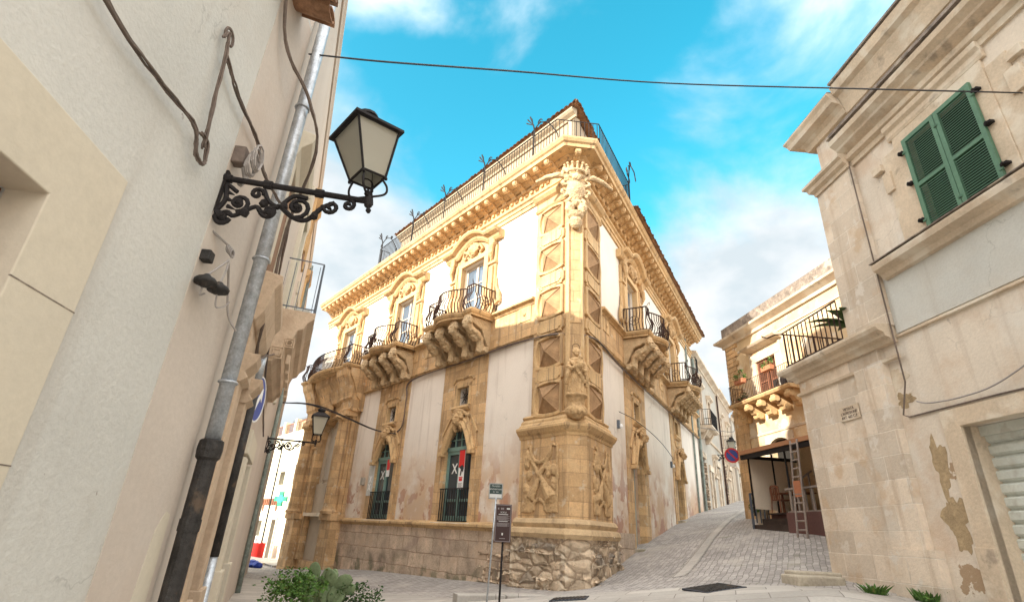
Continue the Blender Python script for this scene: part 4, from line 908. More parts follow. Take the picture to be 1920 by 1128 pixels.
MB().tube([(2.72, -.09, 3.2), (2.72, -.09, 1.2)], .06, 10).build('cast_iron_section', 'cast', d2, smooth=True)
MB().tube([(2.72, -.09, 1.2), (2.72, -.09, -1)], .055, 10).build('lower_section', 'zinc', d2, smooth=True)
MB().tube([(13, -.08, ZE), (13, -.08, 2.2), (13, -.08, -1)], [.06, .06, .07], 8).build('downpipe', 'zincd', TH, smooth=True)

# one way sign standing off the tall house
OW = thing('one_way_sign', 'round blue sign with a white arrow on the left house wall', 'road sign', (BP.x, BP.y, 0), rzW2)
T = Matrix.Translation((3.15, -.13, 3.05)) @ Matrix.Rotation(radians(-12), 4, 'Z') @ Matrix.Rotation(pi / 2, 4, 'X')
MB().lathe([(.275, 0), (.28, .008), (.275, .016)], (0, 0, -.016), 28).xform(T).build('disc', 'blue', OW)
MB().lathe([(.283, -.02), (.30, -.02), (.30, .012), (.283, .012)], (0, 0, -.008), 28, ring=True).xform(T).build('rim', 'whitep', OW)
am = MB().slab([(-.035, -.19), (.035, -.19), (.035, .06), (.12, .06), (0, .2), (-.12, .06), (-.035, .06)], .004, .008); am.xform(T @ Matrix.Rotation(radians(-35), 4, 'Z')).build('arrow', 'whitep', OW)
MB().tube([(3.15, 0, 3.05), (3.15, -.115, 3.05)], .02, 6).build('bracket', 'railgrey', OW)

# ------------------------------------------------------------------ wall lamps
def lantern(parent, sc_=1.0, loc=(0, 0, 0), rz=0, tilt=0):          # hexagon-less four sided street lantern, base at loc
    b, t, h, z0 = .105 * sc_, .20 * sc_, .46 * sc_, .20 * sc_
    fr = MB(); c4 = [(-1, -1), (1, -1), (1, 1), (-1, 1)]
    for i, (a, c) in enumerate(c4):
        a2_, c2_ = c4[(i + 1) % 4]
        fr.tube([(a * b, c * b, z0), (a * t, c * t, z0 + h)], .011 * sc_, 5)
        fr.tube([(a * b, c * b, z0), (a2_ * b, c2_ * b, z0)], .011 * sc_, 5).tube([(a * t, c * t, z0 + h), (a2_ * t, c2_ * t, z0 + h)], .013 * sc_, 5)
        fr.tube(crom([(0, 0, .02 * sc_), (a * b * .9, c * b * .9, .03 * sc_), (a * b * 1.05, c * b * 1.05, .10 * sc_), (a * b * .8, c * b * .8, .19 * sc_)]), .010 * sc_, 5)
        fr.ball((a * b * 1.02, c * b * 1.02, z0 - .015 * sc_), .016 * sc_, 6, 5)
    fr.lathe([(.012, -.12), (.022, -.10), (.012, -.08), (.03, -.06), (.034, .0), (.022, .03), (.03, .05), (.012, .08)], (0, 0, 0), 10)
    fr.tube([(.05 * sc_ * cos(2 * pi * k / 12), 0, .15 * sc_ + .05 * sc_ * sin(2 * pi * k / 12)) for k in range(12)], .007 * sc_, 4, True)
    f = fr.build('lantern_frame', 'iron', parent, loc, rz); f.rotation_euler = (Matrix.Rotation(tilt, 3, 'X') @ Matrix.Rotation(rz, 3, 'Z')).to_euler()
    gl = MB(); e = .97
    for i, (a, c) in enumerate(c4):
        a2_, c2_ = c4[(i + 1) % 4]
        gl.add([(a * b * e, c * b * e, z0), (a2_ * b * e, c2_ * b * e, z0), (a2_ * t * e, c2_ * t * e, z0 + h), (a * t * e, c * t * e, z0 + h)], [(0, 1, 2, 3)])
    gl.build('glass_panes', 'frost', f)
    cp_ = MB(); z1 = z0 + h
    q = t * 1.16; cp_.add([(a * q, c * q, z1 - .01) for a, c in c4] + [(a * q, c * q, z1 + .015) for a, c in c4] + [(a * .09 * sc_, c * .09 * sc_, z1 + .13 * sc_) for a, c in c4],
        [(3, 2, 1, 0), (8, 9, 10, 11)] + [(i, (i + 1) % 4, 4 + (i + 1) % 4, 4 + i) for i in range(4)] + [(4 + i, 4 + (i + 1) % 4, 8 + (i + 1) % 4, 8 + i) for i in range(4)])
    cp_.lathe([(.085 * sc_, 0), (.085 * sc_, .05 * sc_), (.11 * sc_, .055 * sc_), (.10 * sc_, .09 * sc_), (.06 * sc_, .125 * sc_), (.01, .135 * sc_)], (0, 0, z1 + .12 * sc_), 14)
    cp_.build('lantern_cap', 'iron', f)
def scroll_bracket(L, mat='iron', s=1.0):             # sticks out along -y from the wall at y = 0, arm at z = 0
    m = MB(); m.tube([(0, 0, 0), (0, -L, 0)], .023 * s, 8)
    for y in (-.02, -.30 * L, -.66 * L): m.tube([(0, y - .03, 0), (0, y + .03, 0)], .034 * s, 8)
    R = Matrix.Rotation(-pi / 2, 4, 'Z')              # x -> -y
    def sp(cx, cz, r, tr, a0, d, w=.017): return m.tube([tuple(R @ Vector(p)) for p in spiral(cx, cz, r, tr, a0, 0, 16, d)], w * s, 6)
    def cv(*pts, w=.018): return m.tube([tuple(R @ Vector((x, 0, z))) for x, z in crom([(a, 0, b) for a, b in pts], 5) for x, z in [(x, z)]] if 0 else [tuple(R @ Vector(q)) for q in crom([(a, 0, b) for a, b in pts], 5)], w * s, 6)
    cv((.02, -.34), (.10, -.28), (.16, -.30), (.28, -.20), (.34, -.24), (.44, -.16)); cv((.44, -.16), (.56, -.24), (.66, -.24), (.74, -.12), (.82, -.06))
    cv((.02, -.30), (.06, -.18), (.04, -.06), (.12, -.10)); cv((.30, -.05), (.36, -.14), (.44, -.18)); cv((.62, -.06), (.52, -.06), (.46, -.14))
    sp(.16, -.19, .075, 1.4, -pi / 2, 1); sp(.08, -.33, .055, 1.3, 0, -1, .018); sp(.38, -.22, .06, 1.3, pi, 1); sp(.57, -.15, .09, 1.4, -pi / 2, 1); sp(.80, -.10, .06, 1.3, pi, 1); sp(.92, -.06, .05, 1.2, pi / 2, -1); sp(.26, -.09, .05, 1.2, 0, 1)
    for x, z in ((.57, -.15), (.16, -.19), (.06, -.31), (.40, -.24), (.47, -.16), (.70, -.20), (.22, -.26), (.33, -.16)): m.ball(tuple(R @ Vector((x, 0, z))), (.036 * s, .034 * s, .034 * s), 7, 5, .4, int(x * 100))
    for k in range(5): m.tube([tuple(R @ Vector((.03 + .02 * k, 0, -.05 - .06 * k))), tuple(R @ Vector((.09 + .02 * k, 0, -.07 - .06 * k)))], [.018 * s, .004], 5)
    m.box(-.02, .02, -.02, 0, -.38, .06)
    return m
def nl_at(u, o, z): p = NL0 + NLd * u + NLn * o; return (p.x, p.y, z)
WL = thing('wall_lamp', 'black four-sided street lantern on a scrolled iron arm, big in the left foreground', 'street lamp', nl_at(3.27, 0, 3.90), rzNL, 'scrolled wall lanterns')
scroll_bracket(1.05).build('scroll_bracket', 'iron', WL)
WL.rotation_euler = (radians(3.2), 0, rzNL); lantern(WL, .92, (0, -1.05, .02), radians(-52), radians(-13))
def w2_at(u, o, z):
    p = BP + Vector((sin(a2), cos(a2))) * u + Vector((cos(a2), -sin(a2))) * o; return (p.x, p.y, z)
L2 = thing('wall_lamp', 'small distant lantern on a scrolled arm above the pharmacy street', 'street lamp', w2_at(11.5, 0, 3.62), rzW2, 'scrolled wall lanterns')
scroll_bracket(1.25).build('scroll_bracket', 'iron', L2); lantern(L2, 1.05, (0, -1.25, .02))

# ------------------------------------------------------------------ cables (each run is one thing)
def cable(pts, r, mat, label, nst=3, cat='cable', name='cable', jit=.012, seed=1, group=None):
    rg = random.Random(seed); m = MB(); base = crom(pts, 7)
    for k in range(nst):
        a = 2 * pi * k / max(nst, 1); m.tube([(x + (r * 1.1 * cos(a + i * .15) if nst > 1 else 0) + rg.uniform(-jit, jit) * .3, y + (r * .6 * sin(a + i * .15) if nst > 1 else 0), z + (r * 1.1 * sin(a + i * .15) if nst > 1 else 0) + rg.uniform(-jit, jit) * .3) for i, (x, y, z) in enumerate(base)], r, 5)
    return tag(m.build(name, mat, None, smooth=True), label, cat, group)
NLp = lambda *q: [nl_at(u, o, z) for u, o, z in q]
cable(NLp((1.35, .05, 4.0), (1.70, .05, 3.76), (2.25, .05, 3.79), (2.62, .06, 3.83), (2.74, .06, 3.70), (2.85, .06, 3.71), (2.83, .05, 3.86), (2.72, .05, 3.86)), .0075, 'cable', 'dark bundled cables running down to a coil on the cream left wall')
cable(NLp((2.80, .05, 3.80), (2.76, .05, 4.05), (2.69, .05, 4.50), (2.64, .05, 4.66), (2.60, .05, 4.58)), .0075, 'cable', 'short cable rising from the coil to the iron hook on the left wall', seed=2)
cable(NLp((2.70, .05, 4.52), (3.0, .05, 4.44), (3.46, .05, 4.43), (3.70, .06, 4.30), (3.86, .2, 4.1)), .0075, 'cable', 'cable sagging from the iron hook towards the galvanised downpipe', seed=3)
m = MB().tube([nl_at(2.69 + .06 * cos(a_), .03 + .03 * 0, 4.68 + .06 * sin(a_)) for a_ in [-.6 + .35 * k for k in range(14)]], .011, 5)
tag(m.build('wall_hook', 'cable', None), 'curled iron hook fixed high on the cream left wall', 'hook')
cable([nl_at(3.02, .05, 6.2), nl_at(3.4, .06, 5.5), nl_at(3.9, .20, 5.3), nl_at(4.35, .22, 5.05), w2_at(.85, .16, 4.4), w2_at(1.0, .16, 3.7), w2_at(1.5, .12, 3.2), w2_at(2.6, .14, 3.5), w2_at(5, .1, 4.2)], .008, 'cable', 'thick brown cable bundle hanging beside the galvanised downpipe', 4, seed=4)
cable([w2_at(1.15, .14, 5.0), w2_at(1.6, .13, 4.3), w2_at(2.2, .15, 3.8), w2_at(2.7, .14, 3.55), w2_at(4.2, .14, 3.2), w2_at(7.2, .1, 3.1)], .007, 'cable', 'tangled cables hanging past the pilaster and the blue sign', 3, seed=5)
m = MB(); rg = random.Random(5)                       # junction boxes and insulators
JB = thing('junction_box', 'grey junction box wrapped in cable loops above the iron lamp arm', 'junction box', nl_at(3.30, .0, 4.13), rzNL)
MB().box(-.045, .045, -.09, 0, -.08, .07).build('box', 'cable', JB, bevel=.01)
lp = MB()
for k in range(6): lp.tube([(.08 * cos(2 * pi * i / 10) + rg.uniform(-.01, .01), -.13 - .01 * k, -.03 + (.07 + .015 * (k % 3)) * sin(2 * pi * i / 10) + .02 * (k - 3)) for i in range(10)], .009, 4, True)
lp.tube([(.0, -.1, -.1), (.03, -.12, -.18), (.0, -.1, -.25)], .025, 6)
lp.build('cable_loop', 'cableg', JB)
IN = thing('insulator_pair', 'pair of dark disc insulators hanging on loops of old wire under the lamp arm', 'insulator', nl_at(3.31, 0, 3.06), rzNL)
dk = [(.018, .06), (.03, .045), (.06, .03), (.075, .01), (.07, -.012), (.04, -.01), (.03, -.03), (.015, -.035)]
for x, y in ((-.02, -.08), (.10, -.12)): MB().lathe(dk, (x, y, 0), 14).build('insulator', 'cast', IN, smooth=True)
wi = MB(); wi.tube(crom([(-.02, -.08, .06), (.12, -.10, .22), (.17, -.1, .27), (.13, -.12, .16), (.10, -.12, .06)]), .008, 5).tube(crom([(.17, -.1, .27), (.35, -.06, .18), (.52, -.05, -.02), (.62, -.1, -.12)]), .009, 5)
wi.tube(crom([(.0, -.06, -.03), (.02, -.05, -.08), (.06, -.06, -.05)]), .007, 4).tube(crom([(.1, -.12, -.03), (.14, -.12, -.11), (.26, -.12, -.06), (.32, -.12, -.0)]), .007, 4).tube([(.02, 0, .42), (.18, -.06, .40)], .010, 5)
for k in range(4): wi.tube([(.2 + .035 * cos(2 * pi * i / 8), -.06 - .012 * k, .38 + .03 * sin(2 * pi * i / 8) - .012 * k) for i in range(8)], .007, 4, True)
wi.build('wire_loop', 'cableg', IN)
MB().box(-.05, .03, -.07, 0, .16, .24).build('clamp', 'cast', IN, bevel=.01)
# overhead wire across the street and wires along the palace
cable([nl_at(3.98, .05, 5.98), (-1.43, 4.09, 6.07), (-.13, 4.28, 6.24), (1.67, 4.55, 6.47), (4.18, 4.92, 6.94), (6.88, 5.32, 7.46)], .008, 'black', 'thin dark overhead wire sagging across the sky between the houses', 2, jit=.0)
pzc = lambda P_, u, o, z: (C0.x + P_(u, o)[0], C0.y + P_(u, o)[1], z)
cable([w2_at(13, .1, 4.9), (-6.0, 17.0, 5.0), pzc(Lp, 10.6, .6, 5.15), pzc(Lp, 9.6, .12, 4.95)], .018, 'black', 'black wire crossing from the left houses to the palace wall', 2)
cable([pzc(Lp, 9.5, .1, 5.0), pzc(Lp, 9.15, .1, 5.3), pzc(Lp, 9.1, .1, 6.3), pzc(Lp, 8.8, .12, 6.98), pzc(Lp, 5, .12, 7.02), pzc(Lp, 3, .14, 7.06), pzc(Lp, 1.7, .18, 7.0), pzc(Lp, .5, .22, 6.86), pzc(Rp, .5, .22, 6.86), pzc(Rp, 1.9, .18, 7.02), pzc(Rp, 4, .12, 6.95), pzc(Rp, 10, .12, 6.95), pzc(Rp, 19, .12, 7.0)], .018, 'cable', 'cable following the string course round the palace corner', 2)
cable([pzc(Rp, 3.6, .1, 5.35), pzc(Rp, 4.6, .3, 5.3), pzc(Rp, 5.8, .62, 5.0), pzc(Rp, 8.5, .45, 4.95), pzc(Rp, 11.8, .1, 4.9)], .012, 'black', 'wire slung over the mask above the first palace door', 1)
for u, z in ((3.7, 5.0), (11.5, 4.7)):
    k = thing('wall_bracket', 'little white insulator bracket ' + ('left of the first' if u < 5 else 'between the two') + (' palace door' if u < 5 else ' palace doors'), 'bracket', pzc(Rp, u, 0, z), rzR)
    MB().box(-.05, .05, -.08, 0, -.16, .1).build('plate', 'railgrey', k); MB().lathe([(.03, -.08), (.05, -.05), (.05, .0), (.025, .06)], (0, -.13, -.08), 10).build('insulator', 'whitep', k)

# ------------------------------------------------------------------ right-hand house
aR2 = radians(-3.4); rzNR = pi / 2 - (aR2 + pi); NRd = Vector((sin(aR2), cos(aR2)))
RH = thing('stone_house', 'cream stone house on the right with green shutters, roller door and railed terrace', 'house', (7.2, 0, 0), rzNR)
# local x = -distance along the wall (near side is +x), -y faces the street
UW = 9.45                                             # upper storey stops here, ground block runs on to 11.35
MB().wall(-9.0, 6, -1, 5.0, [(-7.72, -4.6, -1, 3.36)], 0, .5).build('wall', 'rwall', RH)
MB().wall(-9.3, 6, 5.0, 10.0, [(-7.16, -5.90, 6.38, 8.18)], .0, .5).build('upper_wall', 'rwall', RH)
MB().box(-UW, 6, .5, 8, 9.6, 10.0).box(-UW, -8.9, .51, 8, 5.3, 9.6).box(-UW, -9.0, .52, 8, -1, 4.9).build('body', 'rwall', RH)
MB().wall(-UW - .03, -8.42, 5.22, 8.62, [], -.10, .45).build('corner_pilaster', 'rash', RH)
blk = MB().wall(-11.32, -8.92, -1, 4.98, [], -.06, .5).box(-11.32, -10.9, .5, 5, -1, 4.98).box(-10.9, -8.9, .5, 5, 4.7, 4.98)
bk_ = blk.build('terrace_block', 'rash', RH)
MB().wall(-9.52, -8.80, .5, 4.70, [], -.12, .1).wall(-9.60, -8.62, -1, 1.66, [], -.155, .1).build('block_pilaster', 'rash', RH)
MB().plan([(-11.32, 3), (-11.32, -.06), (-8.42, -.06)][::1], [(0, 0), (.05, .02), (.06, .07), (0, .09)], 4.62).build('block_band', 'rstone', RH)
MB().plan([(-11.32, 3), (-11.32, -.06), (-8.45, -.06)], [(-.3, 0), (.05, 0), (.08, .06), (.16, .10), (.18, .16), (.27, .20), (.30, .26), (.30, .31), (-.3, .33)], 4.93).build('block_cornice', 'rstone', RH)
rb = MB().mold([(0, 0), (.05, .01), (.05, .05), (0, .07)], -8.42, 6, 4.98); rb.build('string_course', 'rstone', RH)
MB().wall(-8.42, 6, 5.06, 6.15, [], -.025, .0).build('pale_band', 'lwall', RH)
MB().mold([(0, 0), (.10, .02), (.14, .10), (.26, .16), (.28, .24), (.28, .27), (0, .30)], -8.32, 6, 6.02).build('sill_course', 'rstone', RH)
MB().box(-8.34, 6, -.295, -.0, 6.32, 6.335).build('sill_top', 'dark_stone', RH)
ws = MB().wall(-7.42, -5.64, 6.33, 8.42, [(-7.16, -5.90, 6.38, 8.18)], -.05, .1)
ws.wall(-7.75, -7.42, 6.33, 8.25, [], -.03, .05).wall(-5.64, -5.31, 6.33, 8.25, [], -.03, .05).box(-7.98, -7.75, -.09, 0, 8.0, 8.14).box(-5.31, -5.08, -.09, 0, 8.0, 8.14).box(-7.8, -7.62, -.07, 0, 7.5, 7.9).box(-5.42, -5.2, -.07, 0, 7.5, 7.9)
ws.mold([(.05, 0), (.07, .06), (.07, .14), (.12, .2), (.12, .3)], -7.5, -5.56, 8.42)
wsu = ws.build('window_surround', 'rstone', RH, bevel=.008)
def shutter_leaf(x0, x1, z0, z1, y, parent, mat='shutter'):
    m = MB(); s = .075; md = z0 + (z1 - z0) * .47
    m.box(x0, x0 + s, y, y + .045, z0, z1).box(x1 - s, x1, y, y + .045, z0, z1).box(x0 + s, x1 - s, y, y + .045, z1 - s, z1).box(x0 + s, x1 - s, y, y + .045, z0, z0 + s).box(x0 + s, x1 - s, y, y + .045, md - .03, md + .03)
    z = z0 + s + .01
    while z < z1 - s - .03:
        if abs(z + .02 - md) > .045: m.add([(x0 + s, y + .004, z), (x1 - s, y + .004, z), (x1 - s, y + .042, z + .042), (x0 + s, y + .042, z + .042), (x0 + s, y + .004, z + .007), (x1 - s, y + .004, z + .007), (x1 - s, y + .042, z + .049), (x0 + s, y + .042, z + .049)], [(0, 1, 2, 3), (7, 6, 5, 4), (0, 4, 5, 1), (1, 5, 6, 2), (2, 6, 7, 3), (3, 7, 4, 0)])
        z += .043
    for zz in (z0 + .22, z1 - .25):
        for xx in (x0, x1): m.box(xx - .03, xx + .03, y - .012, y + .01, zz - .018, zz + .018)
    return m.build('shutter', mat, parent)
shutter_leaf(-7.20, -6.535, 6.36, 8.20, -.105, wsu); shutter_leaf(-6.525, -5.86, 6.36, 8.20, -.105, wsu)
MB().box(-7.16, -5.9, .1, .12, 6.38, 8.18).build('dark_recess', 'dark', wsu)
for x in (-7.26, -5.80):
    for z in (6.62, 7.35, 7.98): MB().box(x - .05, x + .05, -.13, -.05, z - .02, z + .02).ball((x, -.14, z), .025, 6, 5).build('shutter_hook', 'iron', wsu)
MB().plan([(-UW, 6), (-UW, -.10), (-8.42, -.10)], [(0, 0), (.04, 0), (.05, .07), (.12, .12), (.14, .2), (.2, .24), (.2, .30), (0, .33)], 8.60).build('pilaster_capital', 'rstone', RH)
MB().mold([(0, 0), (.05, .0), (.06, .10), (.14, .14), (.16, .22), (.08, .26), (.1, .3), (.24, .38), (.26, .42), (.36, .5), (.38, .60), (0, .66)], -8.50, 6, 8.62).build('lower_cornice', 'rstone', RH)
MB().box(-8.52, 6, -.395, .0, 9.285, 9.35).build('cornice_top', 'dark_stone', RH)
MB().plan([(-UW, 6), (-UW, -.02), (-8.2, -.02)], [(-.1, 0), (.05, 0), (.08, .12), (.15, .20), (.30, .24), (.33, .34), (.38, .42), (.38, .46), (-.1, .5)], 9.82).build('corner_cornice', 'rstone', RH)
MB().plan([(-UW + .1, 6), (-UW + .1, -.02), (-8.25, -.02)], [(-.1, 0), (.30, 0), (.31, .05), (-.1, .06)], 10.33).build('cornice_top', 'dark_stone', RH)
MB().mold([(0, 0), (.06, .0), (.08, .10), (.12, .26), (.18, .40), (.27, .46), (.30, .56), (.32, .64), (0, .68)], -8.19, 6, 9.78).build('upper_cornice', 'rstone', RH)
MB().box(-8.18, 6, -.34, 0, 10.47, 10.52).build('cornice_top', 'dark_stone', RH)
gs = MB().wall(-8.02, -4.3, -1, 3.62, [(-7.72, -4.6, -1, 3.36)], -.04, .12).box(-8.02, -7.725, -.075, 0, .2, 1.72).box(-7.73, -7.72, .0, .4, -1, 3.36)
gsu = gs.build('door_surround', 'rstone', RH, bevel=.02)
rs = MB(); n = 22
for k in range(n):
    z = -.6 + 3.9 * k / n; hgt = 3.9 / n
    rs.side([(.34, z), (.305, z + hgt * .18), (.30, z + hgt * .7), (.32, z + hgt * .82), (.36, z + hgt * .84), (.36, z + hgt), (.40, z + hgt), (.40, z)], -7.72, -4.6)
rs.box(-7.72, -4.6, .24, .4, 3.22, 3.36)
rs.build('roller_shutter', 'roller', RH)
# bare render showing where the plaster has fallen
def blob(x, z, rx, rz_, seed, y=-.004):
    rg = random.Random(seed); n = 40; ph = [rg.uniform(0, 6) for _ in range(5)]
    pts = []
    for k in range(n):
        a = 2 * pi * k / n; q = 1 + .22 * sin(3 * a + ph[0]) + .14 * sin(5 * a + ph[1]) + .10 * sin(9 * a + ph[2]) + .06 * sin(15 * a + ph[3])
        pts.append((x + rx * q * cos(a), z + rz_ * q * sin(a)))
    return MB().prism(pts, y, 0)
MT['bare'] = M('bare mortar', (.38, .28, .165), bump=.9, var=.2, vs=5, fine=16)
for q in ((-8.27, 2.85, .13, .42, 1), (-8.24, 2.05, .20, .36, 2), (-8.62, 3.95, .17, .12, 3), (-8.66, 4.32, .19, .17, 4)): blob(*q).build('bare_patch', 'bare' if q[1] < 4 else 'rstone', RH)
tr = MB(); tp = [(-9.5, -.20), (-11.46, -.20), (-11.46, 2.6)]
for c, d in resample(tp, .145): tr.tube([(c.x, c.y, 5.27), (c.x, c.y, 6.12)], .012, 4)
for z in (5.34, 6.13): tr.tube([(*p, z) for p in tp], .018, 5)
tr.tube([(-11.46, -.20, 6.13), (-11.6, -.25, 6.17), (-11.8, -.35, 6.14), (-11.95, -.4, 6.24)], .016, 5)
tr.build('terrace_railing', 'rust', RH)
MB().tube([(-8.40, -.12, 8.6), (-8.40, -.12, 4.6), (-8.42, -.10, 4.2), (-8.66, -.07, 3.7), (-8.6, -.02, 3.66), (-7.0, -.02, 3.66), (-4, -.02, 3.60)], .014, 5).build('conduit', 'cable', RH)
cable([(7.2 + NRd.x * u - NRd.y * o, NRd.y * u + NRd.x * o, z) for u, o, z in ((8.35, .05, 3.86), (8.1, .06, 3.78), (7.5, .07, 3.74), (6.9, .07, 3.80), (6.0, .07, 4.1))], .012, 'cableg', 'pale cable drooping over the roller door on the right', 1, jit=0)
SP = thing('wall_plaque', 'small stone plaque with capital letters on the corner block of the right house', 'plaque', (7.2 + NRd.x * 9.90 - .06, 9.90 * NRd.y, 3.99), rzNR)
MB().box(-.27, .27, -.03, 0, -.135, .135).build('stone_tablet', 'rstone', SP, bevel=.01)
for t, z in (('VIETATA', .075), ("L'AFFISSIONE", .0), ('ART. 663 C.P.', -.075)):
    v, f = text_mesh(t, .078, .003); MB().add(v, f).build('lettering', 'cable', SP, (0, -.032, z))
stp = [((6.05, 11.2), .95, .42, .98, 1.13, 4), ((5.75, 10.7), .95, .50, .80, 1.0, 9)]
for (x, y), lx, ly, z0, z1, a in stp:
    lab = 'upper stone step at the foot of the right corner block' if z1 > 1.1 else 'lower worn stone step at the foot of the right corner block'
    tag(MB().box(-lx / 2, lx / 2, -ly / 2, ly / 2, -.4, gz(x, y) + .14 - z1 + z1).build('stone_step', 'terr', None, (x, y, 0), radians(a), bevel=.03), lab, 'step')
for i, (x, y, s) in enumerate(((6.15, 9.6, .16), (6.5, 8.9, .20), (6.6, 8.3, .13))):
    lab = ('low green weed at the wall foot beside the stone steps', 'bushy weed clump at the foot of the pilaster', 'dry thin weed nearest the roller door')[i]
    m = MB(); rg = random.Random(i)
    for k in range(90): 
        a = rg.uniform(0, 6.3); L = s * rg.uniform(.5, 1.3); r0 = rg.uniform(0, s * .9); lean = rg.uniform(.2, .9)
        p = Vector((r0 * cos(a), r0 * sin(a), 0)); q = p + Vector((L * lean * cos(a), L * lean * sin(a), L * .8)); w_ = Vector((-sin(a), cos(a), 0)) * .012
        m.add([p - w_, p + w_, (p + q) / 2 + w_ * 1.6 + Vector((0, 0, L * .15)), q, (p + q) / 2 - w_ * 1.6 + Vector((0, 0, L * .15))], [(0, 1, 2, 3, 4)])
    m.leaves((0, 0, s * .35), (s, s, s * .4), 160, .045, i)
    tag(m.build('weed', 'leaf', None, (x, y, gz(x, y)), fix=False), lab, 'weed', None)

# plants and parasol-like leaves on the terrace
def potted(name, label, cat, loc, pot, plant, mat='leaf', rz=0):
    t = thing(name, label, cat, loc, rz); pot.build('pot', 'terracotta', t, smooth=False); plant.build('foliage', mat, t, fix=False); return t
pot0 = lambda r, h: MB().lathe([(r * .7, 0), (r, h * .85), (r * 1.12, h * .86), (r * 1.12, h), (r * .92, h), (r * .9, h * .9)], (0, 0, 0), 16)
def big_leaf(n, L, w, seed, z0=.3):
    m = MB(); rg = random.Random(seed)
    for k in range(n):
        a = 2 * pi * k / n + rg.uniform(-.3, .3); e = rg.uniform(.5, 1.2); l = L * rg.uniform(.7, 1.15); d = Vector((cos(a), sin(a), 0)); sd_ = Vector((-sin(a), cos(a), 0)); prev = None
        for i in range(7):
            t = i / 6; c = Vector((0, 0, z0)) + d * (l * t * cos(e * (1 - t * .6))) + Vector((0, 0, l * (t * sin(e) - .55 * t * t * sin(e)))); ww = w * sin(pi * min(1, t * .95 + .04)) + .004
            cur_ = (c - sd_ * ww + Vector((0, 0, ww * .3)), c, c + sd_ * ww + Vector((0, 0, ww * .3)))
            if prev: m.add([*prev, *cur_], [(0, 1, 4, 3), (1, 2, 5, 4)])
            prev = cur_
    return m
RHp = lambda u, o, z: (7.2 + NRd.x * u - NRd.y * o, NRd.y * u + NRd.x * o, z)
potted('potted_plant', 'broad leaved potted plant behind the railing of the right terrace', 'plant', RHp(9.75, -.45, 5.26), pot0(.2, .36), big_leaf(11, .95, .14, 3, .3), 'leafd')
potted('potted_plant', 'dark bushy potted plant next to the upper corner on the right terrace', 'plant', RHp(9.62, -1.1, 5.26), pot0(.22, .36), MB().leaves((0, 0, .75), (.4, .4, .5), 700, .10, 5), 'leafd')
potted('potted_plant', 'small spiky potted plant near the far end of the terrace railing', 'plant', RHp(11.1, -.3, 5.26), pot0(.13, .2), big_leaf(9, .35, .03, 6, .15), 'leaf')

# ------------------------------------------------------------------ cream house behind, with its balcony
aB = radians(-7.5); rzB = pi / 2 - (aB + pi); B0 = Vector((8.9637, 21.1814))
BHs = thing('balcony_house', 'sunlit flaking cream house with brown shutters, small balcony and low gable at the back', 'house', (B0.x, B0.y, 0), rzB)
MB().wall(.5, 12, 1, 9.3, [(2.42, 3.58, 6.35, 7.85), (2.44, 3.72, 1, 5.0)], 0, .5).build('wall', 'b2wall', BHs)
MB().box(.5, 12, .5, 8, 9.0, 9.3).box(.5, .9, .5, 8, 1, 9.0).box(.9, 12, .7, .8, 1, 9).build('body', 'b2wall', BHs)
qn = MB()
for k in range(15): qn.box(.46, 1.30 if k % 2 else 1.12, -.05, .3, 6.45 + .185 * k, 6.45 + .185 * k + .17)
qn.box(.47, 1.4, -.03, .3, 1, 6.2)
qn.build('quoins', 'ashlar', BHs, bevel=.01)
MB().mold([(0, 0), (.06, .02), (.08, .1), (0, .14)], .40, 3.0, 6.2).mold([(.0, 0), (.03, .01), (.03, .08), (0, .10)], 1.4, 12, 5.2).mold([(0, 0), (.04, .02), (.0, .1)], .5, 12, 8.55).build('string_course', 'rstone', BHs)
MB().plan([(.42, 5), (.42, 0), (12, 0)], [(0, 0), (.08, 0), (.10, .1), (.22, .18), (.32, .24), (.34, .32), (0, .36)], 9.0).build('cornice', 'rstone', BHs)
MB().box(.42, 12, -.10, .2, 9.36, 9.85).build('parapet', 'dark_stone', BHs)
w_ = MB().box(2.16, 2.42, -.05, .1, 6.35, 8.1).box(3.58, 3.84, -.05, .1, 6.35, 8.1).box(2.16, 3.84, -.06, .1, 7.85, 8.15).mold([(0, 0), (.12, .05), (.3, .1), (.36, .16), (0, .22)], 1.95, 4.1, 8.28).box(2.05, 2.15, -.05, 0, 6.35, 8.28).box(3.85, 3.97, -.05, 0, 6.35, 8.28)
w2 = w_.build('window_surround', 'rstone', BHs); shutter_leaf(2.42, 2.99, 6.35, 7.85, .02, w2, 'brown'); shutter_leaf(3.01, 3.58, 6.35, 7.85, .10, w2, 'brown'); MB().box(3.1, 3.4, .09, .1, 6.4, 7.0).build('dark_gap', 'dark', w2)
ba = MB().mold([(.4, 0), (.68, .03), (.72, .1), (.72, .14)], 1.36, 5.0, 6.24)
for k in range(5): ba.side([(0, 5.75), (-.15, 5.74), (-.25, 5.86), (-.4, 5.9), (-.5, 6.05), (-.62, 6.1), (-.62, 6.25), (0, 6.25)], 1.5 + .78 * k, 1.72 + .78 * k); ba.tube([(1.46 + .78 * k, -.55, 6.1), (1.76 + .78 * k, -.55, 6.1)], .10, 8); ba.tube([(1.46 + .78 * k, -.2, 5.85), (1.76 + .78 * k, -.2, 5.85)], .12, 8)
b2 = ba.build('balcony', 'stone', BHs)
r = MB(); p_ = [(1.42, 0), (1.42, -.66), (4.95, -.66), (4.95, 0)]
for c, d in resample(p_, .10): r.tube([(c.x, c.y, 6.38), (c.x, c.y, 7.05)], .008, 4)
for z in (6.42, 7.06): r.tube([(*p, z) for p in p_], .012, 4)
r.build('railing', 'rust', b2)
lu = MB().arch(3.08, 1.3, 4.58, .42, 5.15, -.03, .1, 10).box(2.3, 2.44, -.03, .1, 2, 5.15).box(3.72, 3.86, -.03, .1, 2, 5.15)
